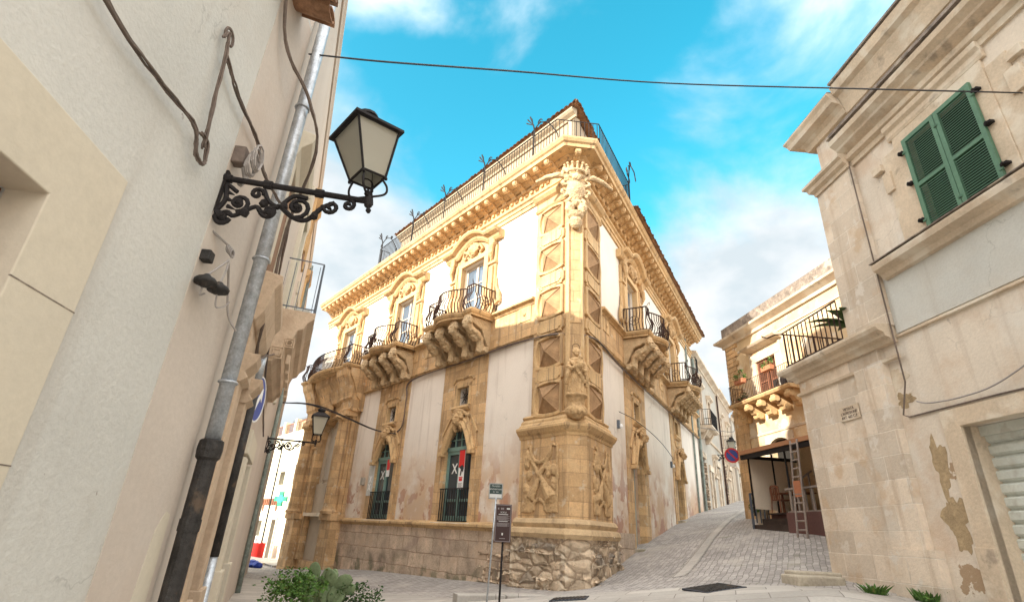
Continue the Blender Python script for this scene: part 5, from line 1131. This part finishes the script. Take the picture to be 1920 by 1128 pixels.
lo = lu.build('arched_window', 'rstone', BHs); MB().box(2.43, 3.73, .3, .34, 1.2, 5.05).build('glazing', 'dark', lo)
gb = MB().slab([(1.8, 3.2), (7.5, 3.2), (7.5, 9), (1.8, 9)], 9.0, 9.9); gb.prism([(1.6, 9.9), (4.1, 11.6), (8.0, 10.0)], 3.2, 9)
gb.build('back_gable', 'beige', BHs)
MB().prism([(1.4, 9.8), (4.1, 11.62), (4.12, 11.75), (1.3, 9.9)], 3.0, 9.2).prism([(4.1, 11.62), (8.2, 9.95), (8.2, 10.08), (4.1, 11.75)], 3.0, 9.2).build('gable_roof', 'tile', BHs)
Bp = lambda x, y, z: (B0.x + x * cos(rzB) - y * sin(rzB), B0.y + x * sin(rzB) + y * cos(rzB), z)
trough = lambda: MB().box(-.26, .26, -.09, .09, 0, .16)
def box_plant(x, y, z, lab, seed, mat='leaf', n=260, h=.22):
    t = thing('flower_box', lab, 'flower box', Bp(x, y, z), rzB); trough().build('pot', 'terracotta', t, bevel=.01); MB().leaves((0, 0, .25), (.28, .14, h), n, .07, seed).build('foliage', mat, t, fix=False)
box_plant(2.35, -.72, 7.0, 'terracotta flower box hanging left on the cream house balcony rail', 1, 'leaf')
box_plant(4.05, -.72, 7.02, 'terracotta flower box hanging right on the cream house balcony rail', 2, 'leaf')
box_plant(1.85, -.40, 6.38, 'terracotta trough of green leaves on the balcony floor of the cream house', 3, 'leafd', 320, .3)
a3 = thing('air_conditioner', 'pale air conditioner on the small balcony of the cream house', 'air conditioner', Bp(4.55, -.35, 6.38), rzB)
MB().box(-.35, .35, -.12, .14, 0, .5).build('casing', 'acw', a3, bevel=.03); MB().lathe([(.19, 0), (.19, .015), (0, .015)], (0, 0, 0), 16).xform(Matrix.Translation((-.08, -.125, .25)) @ Matrix.Rotation(pi / 2, 4, 'X')).build('fan_grille', 'iron', a3)

# ------------------------------------------------------------------ raised cafe deck under its awning
DK = thing('cafe_deck', 'plum sided raised wooden deck with balustrade, canvas blinds and peach awning', 'deck', Bp(3.75, -1.75, 0), rzB)
zd0, zd1 = 1.2, 2.52                                  # below ground, deck floor
MB().box(1.9, 3.9, .0, 1.75, zd0, zd1 - .04).box(0, 1.9, .62, 1.75, zd0, zd1 - .04).build('deck_base', 'plum', DK)
st_ = MB()
for k, (y, z) in enumerate(((.0, 2.17), (.30, 2.35))): st_.box(.0, 1.88, y, .62, z - .8 if k == 0 else z - .18, z)
st_.box(.02, 3.9, .5, 1.78, zd1 - .04, zd1)
st_.build('deck_boards', 'deckw', DK)
MB().box(1.8, 3.95, -.10, .02, zd0, zd1 - .06).build('front_panel', 'plum', DK)
rl = MB()
for k in range(7): rl.box(2.0 + .3 * k, 2.05 + .3 * k, -.06, -.02, zd1 - .06, zd1 + .52)
rl.box(1.85, 3.95, -.08, .0, zd1 + .52, zd1 + .57).box(1.85, 3.95, -.07, -.01, zd1 - .07, zd1 - .02)
for k in range(4): rl.box(1.82, 1.86, .05 + .22 * k, .09 + .22 * k, zd1 - .05, zd1 + .60 + .14 * k)
rl.tube([(1.84, -.05, zd1 + .52), (1.84, .85, zd1 + 1.1)], .03, 4)
rl.build('balustrade', 'ladder', DK)
rl = MB().box(-.02, .03, -.02, .6, zd1 + .5, zd1 + .56).box(-.02, .03, -.04, .02, zd0, zd1 + .55)
for k in range(4): rl.box(-.0, .03, .1 + .14 * k, .13 + .14 * k, zd1 - .3, zd1 + .5)
rl.build('side_rail', 'railgrey', DK)
for x, y in ((.05, .05), (1.9, .05), (3.85, .05), (.045, .88), (1.5, 1.62)): MB().tube([(x, y, zd1 - .1), (x, y, 4.30)], .028, 6).build('awning_post', 'iron', DK)
aw = MB(); aw.add([(-.05, -.20, 4.20), (4.2, -.20, 4.20), (4.2, 1.73, 4.50), (-.05, 1.73, 4.50), (-.05, -.20, 4.32), (4.2, -.20, 4.32), (4.2, 1.73, 4.58), (-.05, 1.73, 4.58)], [(3, 2, 1, 0), (4, 5, 6, 7), (0, 1, 5, 4), (1, 2, 6, 5), (2, 3, 7, 6), (3, 0, 4, 7)])
aw.build('awning', 'awning', DK)
MB().box(-.02, 4.15, -.17, -.10, 4.06, 4.19).box(.02, .08, -.2, 1.8, 4.1, 4.2).box(3.8, 3.86, -.2, 1.8, 4.1, 4.2).build('awning_beam', 'iron', DK)
MB().box(.03, .06, .10, .84, 2.62, 4.12).build('blind', 'canvas', DK); MB().box(.03, .06, .92, 1.68, 2.50, 4.14).build('blind', 'canvas', DK)
MB().box(2.5, 3.95, 1.55, 1.7, zd1, 4.2).build('dark_opening', 'dark', DK)
Dp = lambda x, y, z: Bp(3.75 + x, -1.75 + y, z)
def table(lab, x, y, s=1.0, w=1.0, mat='wood'):
    t = thing('table', lab, 'table', Dp(x, y, zd1), rzB)
    MB().box(-.5 * w, .5 * w, -.3, .3, .54 * s, .58 * s).build('tabletop', mat, t, bevel=.01)
    for sx in (-.4, .36):
        for sy in (-.25, .21): MB().box(sx * w, sx * w + .05, sy, sy + .05, 0, .54 * s).build('leg', mat, t)
table('wooden table under the left canvas blind on the deck', .75, 1.05); table('reddish table behind the balustrade at the right end of the deck', 3.6, .55, 1.25, .7)
def chair(lab, x, y, rz, mat='wood'):
    t = thing('chair', lab, 'chair', Dp(x, y, zd1 - .0), rzB + rz); h = .34
    MB().box(-.21, .21, -.2, .2, h, h + .03).build('seat', mat, t, bevel=.008)
    b = MB().tube([(-.2, -.19, h + .36), (-.1, -.23, h + .40), (.1, -.23, h + .40), (.2, -.19, h + .36)], .03, 6)
    for k in range(4): b.box(-.14 + .085 * k, -.115 + .085 * k, -.22, -.19, h + .03, h + .36)
    b.build('backrest', mat, t)
    for s in (-1, 1):
        MB().tube([(.2 * s, -.2, h + .38), (.2 * s, -.19, h), (.22 * s, -.22, 0)], .02, 5).build('leg', mat, t); MB().tube([(.19 * s, .19, h), (.2 * s, .2, 0)], .02, 5).build('leg', mat, t)
        MB().tube([(.2 * s, -.18, h + .2), (.21 * s, .16, h + .2), (.2 * s, .19, h)], .016, 5).build('armrest', mat, t)
chair('wooden armchair with its back to the street at the left table on the deck', .62, .62, 0)
chair('pale metal chair half hidden behind the balustrade on the deck', 3.35, .42, .5, 'railgrey')
sb = thing('side_cabinet', 'dark wooden cabinet against the canvas between the deck posts', 'cabinet', Dp(1.95, 1.35, zd1), rzB); MB().box(-.25, .25, -.2, .2, .05, .68).build('cabinet_body', 'woodd', sb, bevel=.01); MB().box(-.3, .3, -.24, .24, .68, .72).build('cabinet_top', 'deckw', sb); MB().box(-.25, -.19, -.18, .18, 0, .06).box(.19, .25, -.18, .18, 0, .06).build('foot', 'deckw', sb)
potted('potted_plant', 'arching palm like plant in the dark right end of the deck', 'plant', Dp(3.3, 1.15, zd1), pot0(.2, .36), big_leaf(26, 1.15, .035, 9, .5), 'leafd')
LD = thing('ladder', 'grey weathered wooden ladder leaning on the front of the deck awning', 'ladder', Dp(2.85, -.45, gz(*Dp(2.85, -.45, 0)[:2])), rzB)
for s in (-1, 1): MB().tube([(.19 * s, -.02, -.02), (.14 * s, .16, 2.42)], .027, 6).build('rail', 'ladder', LD)
for k in range(11): MB().tube([(-.185 + .004 * k, .0 + .0150 * k, .17 + .215 * k), (.185 - .004 * k, .0 + .0150 * k, .17 + .215 * k)], .021, 6).build('rung', 'ladder', LD)
tag(MB().box(-.14, .14, -.012, .012, -.2, .2).build('wooden_board', 'terracotta', None, Dp(2.85, -.39, 3.0), rzB, bevel=.005), 'plain orange board hung behind the rungs of the ladder', 'board')
pl_ = thing('planter', 'tall planter with trailing green leaves beside the left end of the deck', 'planter', Dp(-.45, .6, gz(*Dp(-.45, .6, 0)[:2])), rzB)
MB().lathe([(.16, 0), (.24, .5), (.26, .52), (.26, .58), (.2, .58)], (0, 0, 0), 14).build('pot', 'rstone', pl_); MB().leaves((0, 0, .72), (.32, .32, .28), 420, .09, 3).leaves((.05, -.2, .45), (.2, .1, .25), 120, .08, 4).build('foliage', 'leaf', pl_, fix=False)
NP = thing('no_parking_sign', 'round blue no parking sign with red rim on the cream house corner', 'road sign', Bp(.42, -.25, 4.72), radians(-8))
Tn = Matrix.Rotation(pi / 2, 4, 'X')
MB().lathe([(.27, 0), (.27, .012)], (0, 0, 0), 26).xform(Tn).build('disc', 'blue', NP); MB().lathe([(.215, .012), (.27, .0125), (.28, .0), (.28, .02), (.215, .02)], (0, 0, 0), 26, ring=True).xform(Tn).build('rim', 'signred', NP)
MB().slab([(-.2, .16), (-.16, .2), (.2, -.16), (.16, -.2)], .014, .02).xform(Tn).build('diagonal_bar', 'signred', NP); MB().box(-.12, .12, -.02, 0, -.42, -.31).build('plate', 'whitep', NP); MB().tube([(0, .02, 0), (.15, .2, 0)], .02, 6).build('bracket', 'railgrey', NP)

# ------------------------------------------------------------------ houses up the right-hand street
def row_house(label, x0, x1, z0, ze, mat, wins, doors, y=0, extra=None):
    t = thing('row_house', label, 'house', (C0.x + tR.x * x0, C0.y + tR.y * x0, 0), rzR); L = x1 - x0
    MB().wall(0, L, z0, ze, [w[:4] for w in wins] + [d[:4] for d in doors], y, y + .4).build('wall', mat, t)
    MB().box(0, L, y + .41, y + 7, ze - .3, ze).box(0, .3, y + .41, y + 7, z0, ze - .3).box(L - .3, L, y + .41, y + 7, z0, ze - .3).box(.3, L - .3, y + .6, y + .7, z0, ze - .3).build('body', mat, t)
    MB().mold([(0, 0), (.08, .02), (.10, .12), (.25, .2), (.38, .26), (.40, .36), (0, .42)], 0, L, ze - .2, y).build('cornice', 'rstone', t)
    MB().mold([(0, 0), (.08, .02), (.1, .12), (0, .18)], 0, L, 7.6, y).build('string_course', 'rstone', t)
    for a, b, c, d in wins:
        f = MB().box(a - .2, a, y - .07, y + .1, c, d).box(b, b + .2, y - .07, y + .1, c, d).mold([(.07, 0), (.12, .1), (.28, .2), (.3, .3), (0, .34)], a - .28, b + .28, d, y).box(a - .25, b + .25, y - .16, y + .1, c - .12, c)
        o = f.build('window_surround', 'rstone', t); MB().box(a, b, y + .16, y + .2, c, d).build('shutter', 'woodd' if (a * 10) % 3 < 1.5 else 'green', o)
    for a, b, c, d in doors:
        f = MB()
        for k in range(int((d - c) / .35)): f.box(a - (.34 if k % 2 else .26), a, y - .09, y + .1, c + .35 * k, c + .35 * k + .335).box(b, b + (.34 if k % 2 else .26), y - .09, y + .1, c + .35 * k, c + .35 * k + .335)
        f.box(a - .34, b + .34, y - .10, y + .1, d, d + .35)
        o = f.build('doorway', 'rubble' if a < .8 else 'rstone', t); MB().box(a, b, y + .25, y + .3, c, d).build('door_leaf', 'deckw', o)
    return t
def rail_balcony(t, x0, x1, z, y=0, o=.8):
    b = MB().mold([(.3, -.35), (.5, -.12), (o - .1, -.1), (o, -.03), (o, .05)], x0, x1, z, y)
    for x in (x0 + .2, x1 - .5): b.side([(y, z - .7), (y - .2, z - .68), (y - .5, z - .2), (y - .5, z - .08), (y, z - .05)], x, x + .28)
    bo_ = b.build('balcony', 'rstone', t); r = MB(); p_ = [(x0 + .05, y), (x0 + .05, y - o + .04), (x1 - .05, y - o + .04), (x1 - .05, y)]
    for c, d in resample(p_, .12): r.tube([(c.x, c.y, z + .05), (c.x, c.y, z + 1.0)], .011, 4)
    for q in (.1, 1.0): r.tube([(*p, z + q) for p in p_], .018, 4)
    r.build('railing', 'iron', bo_)
h1 = row_house('weathered grey row house beside the palace with one iron balcony and a rough stone doorway', 19.55, 29.5, 1.5, 12.3, 'fwall', [(1.6, 2.7, 8.2, 10.6), (5.2, 6.2, 8.9, 10.5), (5.4, 6.0, 5.6, 6.6)], [(.55, 1.75, 2.5, 6.2), (3.6, 4.5, 3.2, 5.7), (7.2, 8.1, 3.8, 6.4)])
rail_balcony(h1, .6, 3.4, 7.95)
rail_balcony(h1, .1, .9, 11.1, .0, .3)
pd = MB().tube([(.12, -.10, 12), (.12, -.10, 1.5)], .075, 8).build('downpipe', 'zincd', h1)
h2 = row_house('pale narrow row house farther up the street behind the wall lantern', 29.55, 38, 2.5, 12.5, 'fwall2', [(1.2, 2.1, 8.3, 10.6), (5.0, 5.9, 8.3, 10.6), (2.2, 3.0, 6.2, 7.2)], [(.6, 1.5, 3.9, 6.9), (4.2, 5.2, 4.4, 7.0)])
rail_balcony(h2, .8, 2.6, 8.1); rail_balcony(h2, 4.6, 6.4, 8.1); MB().tube([(.1, -.1, 12), (.1, -.1, 3)], .06, 8).build('downpipe', 'rust', h2)
h3 = row_house('last row house where the street bends out of sight', 38.05, 47, 3, 12.0, 'fwall', [(1.5, 2.4, 8.5, 10.6)], [(1.5, 2.5, 4.6, 7.3)], -.15)
L3 = thing('wall_lamp', 'far lantern hanging from the row houses above the no parking sign', 'street lamp', pzc(Rp, 27.6, 0, 7.3), rzR, 'scrolled wall lanterns')
scroll_bracket(1.0).build('scroll_bracket', 'iron', L3); lantern(L3, 1.3, (0, -1.0, .03))
cable([pzc(Rp, 19.6, .2, 7.75), pzc(Rp, 20.5, 1.8, 7.6), Bp(.6, -.1, 6.0)], .015, 'railgrey', 'grey wire stretched across the upper street from the palace end to the cream house', 1, jit=0)

# ------------------------------------------------------------------ pharmacy street on the left
PH = thing('pharmacy_building', 'sunlit cream pharmacy building at the end of the left street', 'shop', (C0.x - nL.x * 1.2, C0.y - nL.y * 1.2, 0), rzL)
zz = lambda z: 1.6 + (z - 1.6) * 1.118
uu = lambda u: -((u + 9.57) * 1.118 - 9.57)
wn_ = [(uu(20.45), uu(19.45), zz(3.4), zz(4.4)), (uu(22.7), uu(21.9), zz(3.4), zz(4.1))]
dr_ = [(uu(20.1), uu(18.95), -.55, zz(1.72)), (uu(22.45), uu(21.8), -.55, zz(1.62)), (uu(24.75), uu(24.1), -.55, zz(1.54))]
MB().wall(-34, -20.2, -1.5, zz(6.15), wn_ + dr_, 0, .4).build('wall', 'pharm', PH)
MB().box(-34, -20.2, .41, 7, zz(6.15) - .3, zz(6.15)).box(-34, -20.2, .8, .9, -1, zz(6)).build('body', 'pharm', PH)
for a, b, c, d in wn_: f = MB().box(a - .14, a, -.05, .1, c - .1, d + .12).box(b, b + .14, -.05, .1, c - .1, d + .12).box(a, b, -.05, .1, d, d + .12).box(a, b, -.07, .1, c - .1, c).build('window_frame', 'lframe', PH); MB().box(a, b, .22, .25, c, d).build('pane', 'glass', f)
for a, b, c, d in dr_: f = MB().box(a - .16, a, -.06, .1, c, d + .16).box(b, b + .16, -.06, .1, c, d + .16).box(a, b, -.06, .1, d, d + .16).build('shop_door', 'lframe', PH); MB().box(a, b, .25, .3, c, d).build('pane', 'glass', f); MB().box((a + b) / 2 - .05, (a + b) / 2 + .05, .2, .25, c, d).build('door_post', 'zinc', f)
pm = MB(); pm.box(-34, -20.2, -.05, .12, zz(6.15), zz(6.15) + .12)
for k in range(7): pm.box(uu(19.95) - 2.1 * k - .16, uu(19.95) - 2.1 * k + .16, -.08, .24, zz(6.15) + .12, zz(7.0))
pm.build('parapet', 'pharm', PH)
pr_ = MB()
for k in range(60): pr_.box(-33.8 + .22 * k, -33.77 + .22 * k, .05, .08, zz(6.15) + .12, zz(6.8))
pr_.box(-34, -20.4, .04, .09, zz(6.8), zz(6.8) + .05).build('roof_railing', 'wood', PH)
aw = MB()
for k in range(16): aw.box(uu(24.75) + .19 * k, uu(24.75) + .19 * k + .1, -.10 - .02 * (k % 2), 0, zz(2.36), zz(2.70))
aw.build('sign_letters', 'wood', PH)
ov = MB()
for u in (19.5, 22.3, 24.6): ov.lathe([(.16, 0), (.2, .0), (.2, .05), (.16, .05)], (0, 0, 0), 18, sy=1.5).xform(Matrix.Translation((0, 0, 0)))
for u in (19.5, 22.3, 24.6): MB().lathe([(.17, 0), (.17, .03), (0, .03)], (0, 0, 0), 18, sy=1.5).xform(Matrix.Translation((uu(u), -.005, zz(2.27))) @ Matrix.Rotation(pi / 2, 4, 'X')).build('oval_window', 'woodd', PH)
BG = thing('beige_house', 'plain beige house rising behind the pharmacy parapet', 'house', (C0.x - nL.x * 9, C0.y - nL.y * 9, 0), rzL)
MB().box(-50, -22, 0, 8, -1, 11.4).build('wall', 'beige', BG); MB().box(-50.2, -21.8, -.25, 8.2, 11.4, 11.6).build('roof_slab', 'railgrey', BG)
Pp = lambda x, y, z: (C0.x - nL.x * 1.2 + x * cos(rzL) - y * sin(rzL), C0.y - nL.y * 1.2 + x * sin(rzL) + y * cos(rzL), z)
GC = thing('pharmacy_cross', 'glowing green pharmacy cross sign on the cream facade', 'sign', Pp(uu(20.35), -.55, zz(2.62)), rzL + radians(38))
cr = lambda a, b: [(-a, -b), (a, -b), (a, -a), (b, -a), (b, a), (a, a), (a, b), (-a, b), (-a, a), (-b, a), (-b, -a), (-a, -a)]
MB().prism(cr(.13, .40), -.07, .07).build('cross_case', 'teal', GC); MB().prism(cr(.11, .2), -.08, .08).build('lit_centre', 'lit', GC); MB().tube([(0, 0, 0), (0, .6, .0)], .03, 6).build('bracket', 'railgrey', GC)
LPp = thing('lamp_post', 'thin dark iron lamp post standing in front of the pharmacy', 'lamp post', (*Pp(uu(20.9), -.9, 0)[:2], -.55))
MB().lathe([(.13, 0), (.13, .3), (.08, .4), (.07, .9), (.05, 1.0), (.045, 4.6), (.07, 4.65), (.045, 4.75), (.04, 6.3), (.06, 6.35), (.02, 6.5)], (0, 0, 0), 10).build('post', 'cast', LPp, smooth=True)
MB().tube(crom([(0, 0, 6.3), (-.3, 0, 6.7), (-.7, 0, 6.6), (-.8, 0, 6.3)]), .03, 6).build('arm', 'cast', LPp)
RS = thing('display_bin', 'bright red display bin with white papers on top outside the pharmacy', 'bin', Pp(uu(21.15), -.95, -.42), rzL)
MB().lathe([(.36, 0), (.42, .04), (.44, .72), (.46, .74), (.46, .80), (.40, .80)], (0, 0, 0), 20, sy=.8).build('drum', 'red', RS, smooth=True)
MB().box(-.38, -.02, -.15, -.10, .8, 1.15).box(.02, .36, -.05, .0, .8, 1.1).build('white_card', 'whitep', RS); MB().box(-.2, -.06, -.165, -.155, .86, 1.02).build('red_print', 'red', RS)
kb = MB()
for k in range(12): kb.box(uu(18.2) - .62 * k - .6, uu(18.2) - .62 * k, -1.75, -1.45, -1.2, -.43)
MT['kerb'] = M('striped kerb stone', (.50, .42, .30), bump=.2, var=.25, vs=1.1)
o = kb.build('kerb', 'kerb', None, (C0.x - nL.x * 1.2, C0.y - nL.y * 1.2, 0), rzL); o['kind'] = 'structure'
o = MB().box(-34, -20.2, -1.448, -.02, -1.2, -.45).build('sidewalk', 'slab', None, (C0.x - nL.x * 1.2, C0.y - nL.y * 1.2, 0), rzL); o['kind'] = 'structure'

# ------------------------------------------------------------------ signs, banner and plants in the foreground
def at(x, y): return (x, y, gz(x, y))
SS = thing('street_name_sign', 'small dark green street name sign on a thin grey pole', 'sign', at(-.13, 11.3), radians(-2))
MB().tube([(-.06, 0, -.3), (.02, 0, 1.95)], .017, 8).build('pole', 'zinc', SS, smooth=True)
MB().box(-.135, .145, -.012, .006, 1.86, 2.16).build('plate', 'signg', SS, bevel=.004)
MB().wall(-.128, .138, 1.867, 2.153, [(-.12, .13, 1.875, 2.145)], -.015, -.0125).box(-.115, .125, -.0155, -.0125, 1.885, 1.955).build('plate_border', 'pale', SS)
for t, z, s_ in (('PALAZZO', 2.105, .038), ('BENEVENTANO', 2.045, .036), ('SEC. XVIII', 1.995, .026)): v, f = text_mesh(t, s_, .001); MB().add(v, f).build('lettering', 'pale', SS, (.005, -.0145, z))
IP = thing('info_panel', 'tall dark brown visitor information panel on a black pole', 'sign', at(.05, 10.75), radians(-3))
MB().tube([(.0, .02, -.3), (.01, .02, 1.10)], .019, 8).build('pole', 'iron', IP, smooth=True)
MB().box(-.155, .155, -.015, .03, 1.06, 1.72).build('board', 'signb', IP, bevel=.006)
MB().wall(-.145, .145, 1.07, 1.71, [(-.135, .135, 1.08, 1.70)], -.0175, -.0155).build('board_border', 'greyp', IP)
tx = MB()
for z, a, b in ((1.535, -.09, .09), (1.415, -.085, .085)): tx.box(a, b, -.0175, -.0155, z, z + .010)
tx.box(.06, .12, -.0175, -.0155, 1.63, 1.655).box(-.018, .008, -.0175, -.0155, 1.18, 1.22).build('caption_line', 'pale', IP)
tg = MB()
for k in range(7): tg.box(-.12, .12 - .03 * (k % 3), -.0172, -.0155, 1.505 - .011 * k, 1.511 - .011 * k)
for k in range(6): tg.box(-.12, .12 - .04 * (k % 2), -.0172, -.0155, 1.385 - .011 * k, 1.391 - .011 * k)
for x in (-.11, -.05, -.02): tg.box(x, x + .025, -.0172, -.0155, 1.625, 1.655)
tg.box(-.06, .05, -.0172, -.0155, 1.12, 1.13).build('text_line', 'greyp', IP)
v, f = text_mesh('SCICLI', .04, .001); MB().add(v, f).build('lettering', 'pale', IP, (0, -.0165, 1.575))
BN = thing('banner', 'red and white banner with a black figure hanging in the right green window', 'banner', pzc(Lp, 4.95, .06, 0), rzL)
bz0, bz1 = 2.78, 3.98
MB().box(-.15, .15, -.006, .006, bz0, bz1).build('cloth', 'whitep', BN); MB().box(-.15, .15, -.008, -.0062, bz0 + .66, bz1).build('red_field', 'red', BN)
MB().prism([(-.12, bz0 + .66), (-.02, bz0 + .60), (-.06, bz0 + .42), (.0, bz0 + .40), (.04, bz0 + .55), (.10, bz0 + .50), (.14, bz0 + .64), (.06, bz0 + .74), (-.02, bz0 + .72)], -.0105, -.0085).build('black_figure', 'black', BN)
MB().box(-.11, .11, -.008, -.0062, bz0 + .34, bz0 + .37).box(-.09, .09, -.008, -.0062, bz0 + .24, bz0 + .33).build('red_lettering', 'red', BN)
bl_ = MB()
for k in range(5): bl_.box(-.11, .1 - .03 * (k % 2), -.008, -.0062, bz0 + .05 + .03 * k, bz0 + .065 + .03 * k)
bl_.build('small_print', 'greyp', BN); MB().tube([(-.17, 0, bz1), (.17, 0, bz1)], .012, 6).build('hanging_rod', 'iron', BN)
WB = thing('notice_board', 'grey board with two white crosses beside the left green window', 'notice board', pzc(Lp, 11.28, .06, 3.45), rzL)
MB().box(-.22, .22, -.02, .02, -.78, .62).build('board', 'acw', WB, bevel=.01); cross_mesh(.02, -.15, .10).build('painted_cross', 'whitep', WB, (0, -.022, 0)); cross_mesh(.0, -.45, .10).build('painted_cross', 'whitep', WB, (0, -.022, 0))
BW = thing('small_banner', 'little red and white banner hung in the left green window', 'banner', pzc(Lp, 9.95, .04, 3.6), rzL)
MB().box(-.12, .12, -.005, .005, -.25, .4).build('cloth', 'whitep', BW); MB().box(-.12, .12, -.007, -.0052, .0, .4).build('red_field', 'red', BW)
for x, y, a, nm in ((3.75, 10.25, 20, 'dark rectangular drain cover in the slab strip near the cobbles'), (1.35, 11.1, -15, 'smaller metal grate near the corner of the palace')):
    s_ = .42 if x > 2 else .34
    t = thing('drain_cover', nm, 'drain cover', (x, y, gz(x, y) + .02), radians(a)); t.rotation_euler.y = -radians(7)
    MB().box(-s_, s_, -s_ * .8, s_ * .8, -.02, .012).build('frame', 'grate', t, bevel=.005); gm = MB()
    for k in range(9): gm.box(-s_ * .88 + k * s_ * .2, -s_ * .88 + k * s_ * .2 + s_ * .12, -s_ * .68, s_ * .68, .0125, .02)
    gm.build('bars', 'cast', t)
px_, py_ = -3.05, 9.0
PT = thing('potted_plant', 'round green bush in a terracotta pot at the lower left', 'plant', at(px_, py_))
pot0(.26, .34).build('pot', 'terracotta', PT, smooth=True); MB().leaves((-.02, 0, .55), (.42, .38, .26), 1500, .06, 11).build('foliage', 'leaf', PT, fix=False)
CT = thing('cactus', 'grey green prickly pear cactus behind the terracotta pot', 'cactus', at(-2.84, 9.75))
rg = random.Random(3); cm_ = MB()
def pad(p, d, r, lv):
    d = d.normalized(); sdv = d.cross(Vector((rg.uniform(-.6, .6), 1, rg.uniform(-.3, .3)))).normalized(); nn = d.cross(sdv).normalized(); c = p + d * r; o_ = len(cm_.v)
    vs = []; n, m_ = 10, 6
    for i in range(m_ + 1):
        th = pi * i / m_
        for k in range(n):
            ph = 2 * pi * k / n; vs.append(c + d * (r * cos(th)) + sdv * (r * .72 * sin(th) * cos(ph)) + nn * (r * .16 * sin(th) * sin(ph)))
    cm_.add(vs, [(i * n + k, (i + 1) * n + k, (i + 1) * n + (k + 1) % n, i * n + (k + 1) % n) for i in range(m_) for k in range(n)])
    if lv:
        for q in range(rg.choice((2, 3))): e = (d + sdv * rg.uniform(-1.1, 1.1) + nn * rg.uniform(-.5, .5)); pad(c + d * r * .7 + sdv * r * rg.uniform(-.5, .5), e, r * rg.uniform(.7, .95), lv - 1)
for k in range(5): pad(Vector((rg.uniform(-.2, .2), rg.uniform(-.15, .15), -.02)), Vector((rg.uniform(-.6, .6), rg.uniform(-.4, .4), 1)), .19, 2)
cm_.build('cactus_pads', 'cactus', CT, smooth=True)
SB = thing('shrub', 'dark low shrub against the palace base right of the cactus', 'shrub', at(-2.25, 9.9))
MB().leaves((0, 0, .26), (.34, .3, .28), 1300, .05, 21).build('foliage', 'leafd', SB, fix=False); MB().tube([(0, 0, -.1), (.03, 0, .3)], .03, 6).build('stem', 'woodd', SB)
bb_ = MB().ball((0, 0, .14), (.45, .25, .18), 14, 9, .6, 4).ball((.5, .1, .12), (.3, .22, .16), 12, 8, .6, 9)
tag(bb_.build('tarpaulin', 'bluebag', None, pzc(Lp, 20.0, 1.3, gz(*pzc(Lp, 20.0, 1.3, 0)[:2])), rzL, smooth=True, remesh=.04, rough=.08), 'crumpled blue tarpaulin on the ground at the foot of the portal', 'tarpaulin')
o = MB().plan([(-.9, 12.35), (.6, 12.95), (1.5, 12.75)], [(0, -.4), (.30, -.4), (.30, .05), (.27, .07), (0, .07)], gz(.3, 12.6)).build('kerb', 'slab', None, bevel=.015); o['kind'] = 'structure'

for o in COL.objects:                                  # repeats share a group
    n_ = o.name.split('.')[0]
    if o.parent is None and 'label' in o.keys():
        gdict = {'row_house': 'row houses up the right street', 'flower_box': 'flower boxes on the cream house balcony', 'weed': 'weeds along the right wall', 'stone_step': 'stone steps by the right corner', 'drain_cover': 'drain covers in the paving', 'air_conditioner': 'air conditioners on balconies', 'wall_bracket': 'insulator brackets on the palace wall', 'shrub': 'shrubs by the palace base', 'potted_plant': 'potted plants', 'chair': 'chairs on the deck', 'table': 'tables on the deck', 'cable': 'cables and wires'}
        if n_ in gdict: o['group'] = gdict[n_]
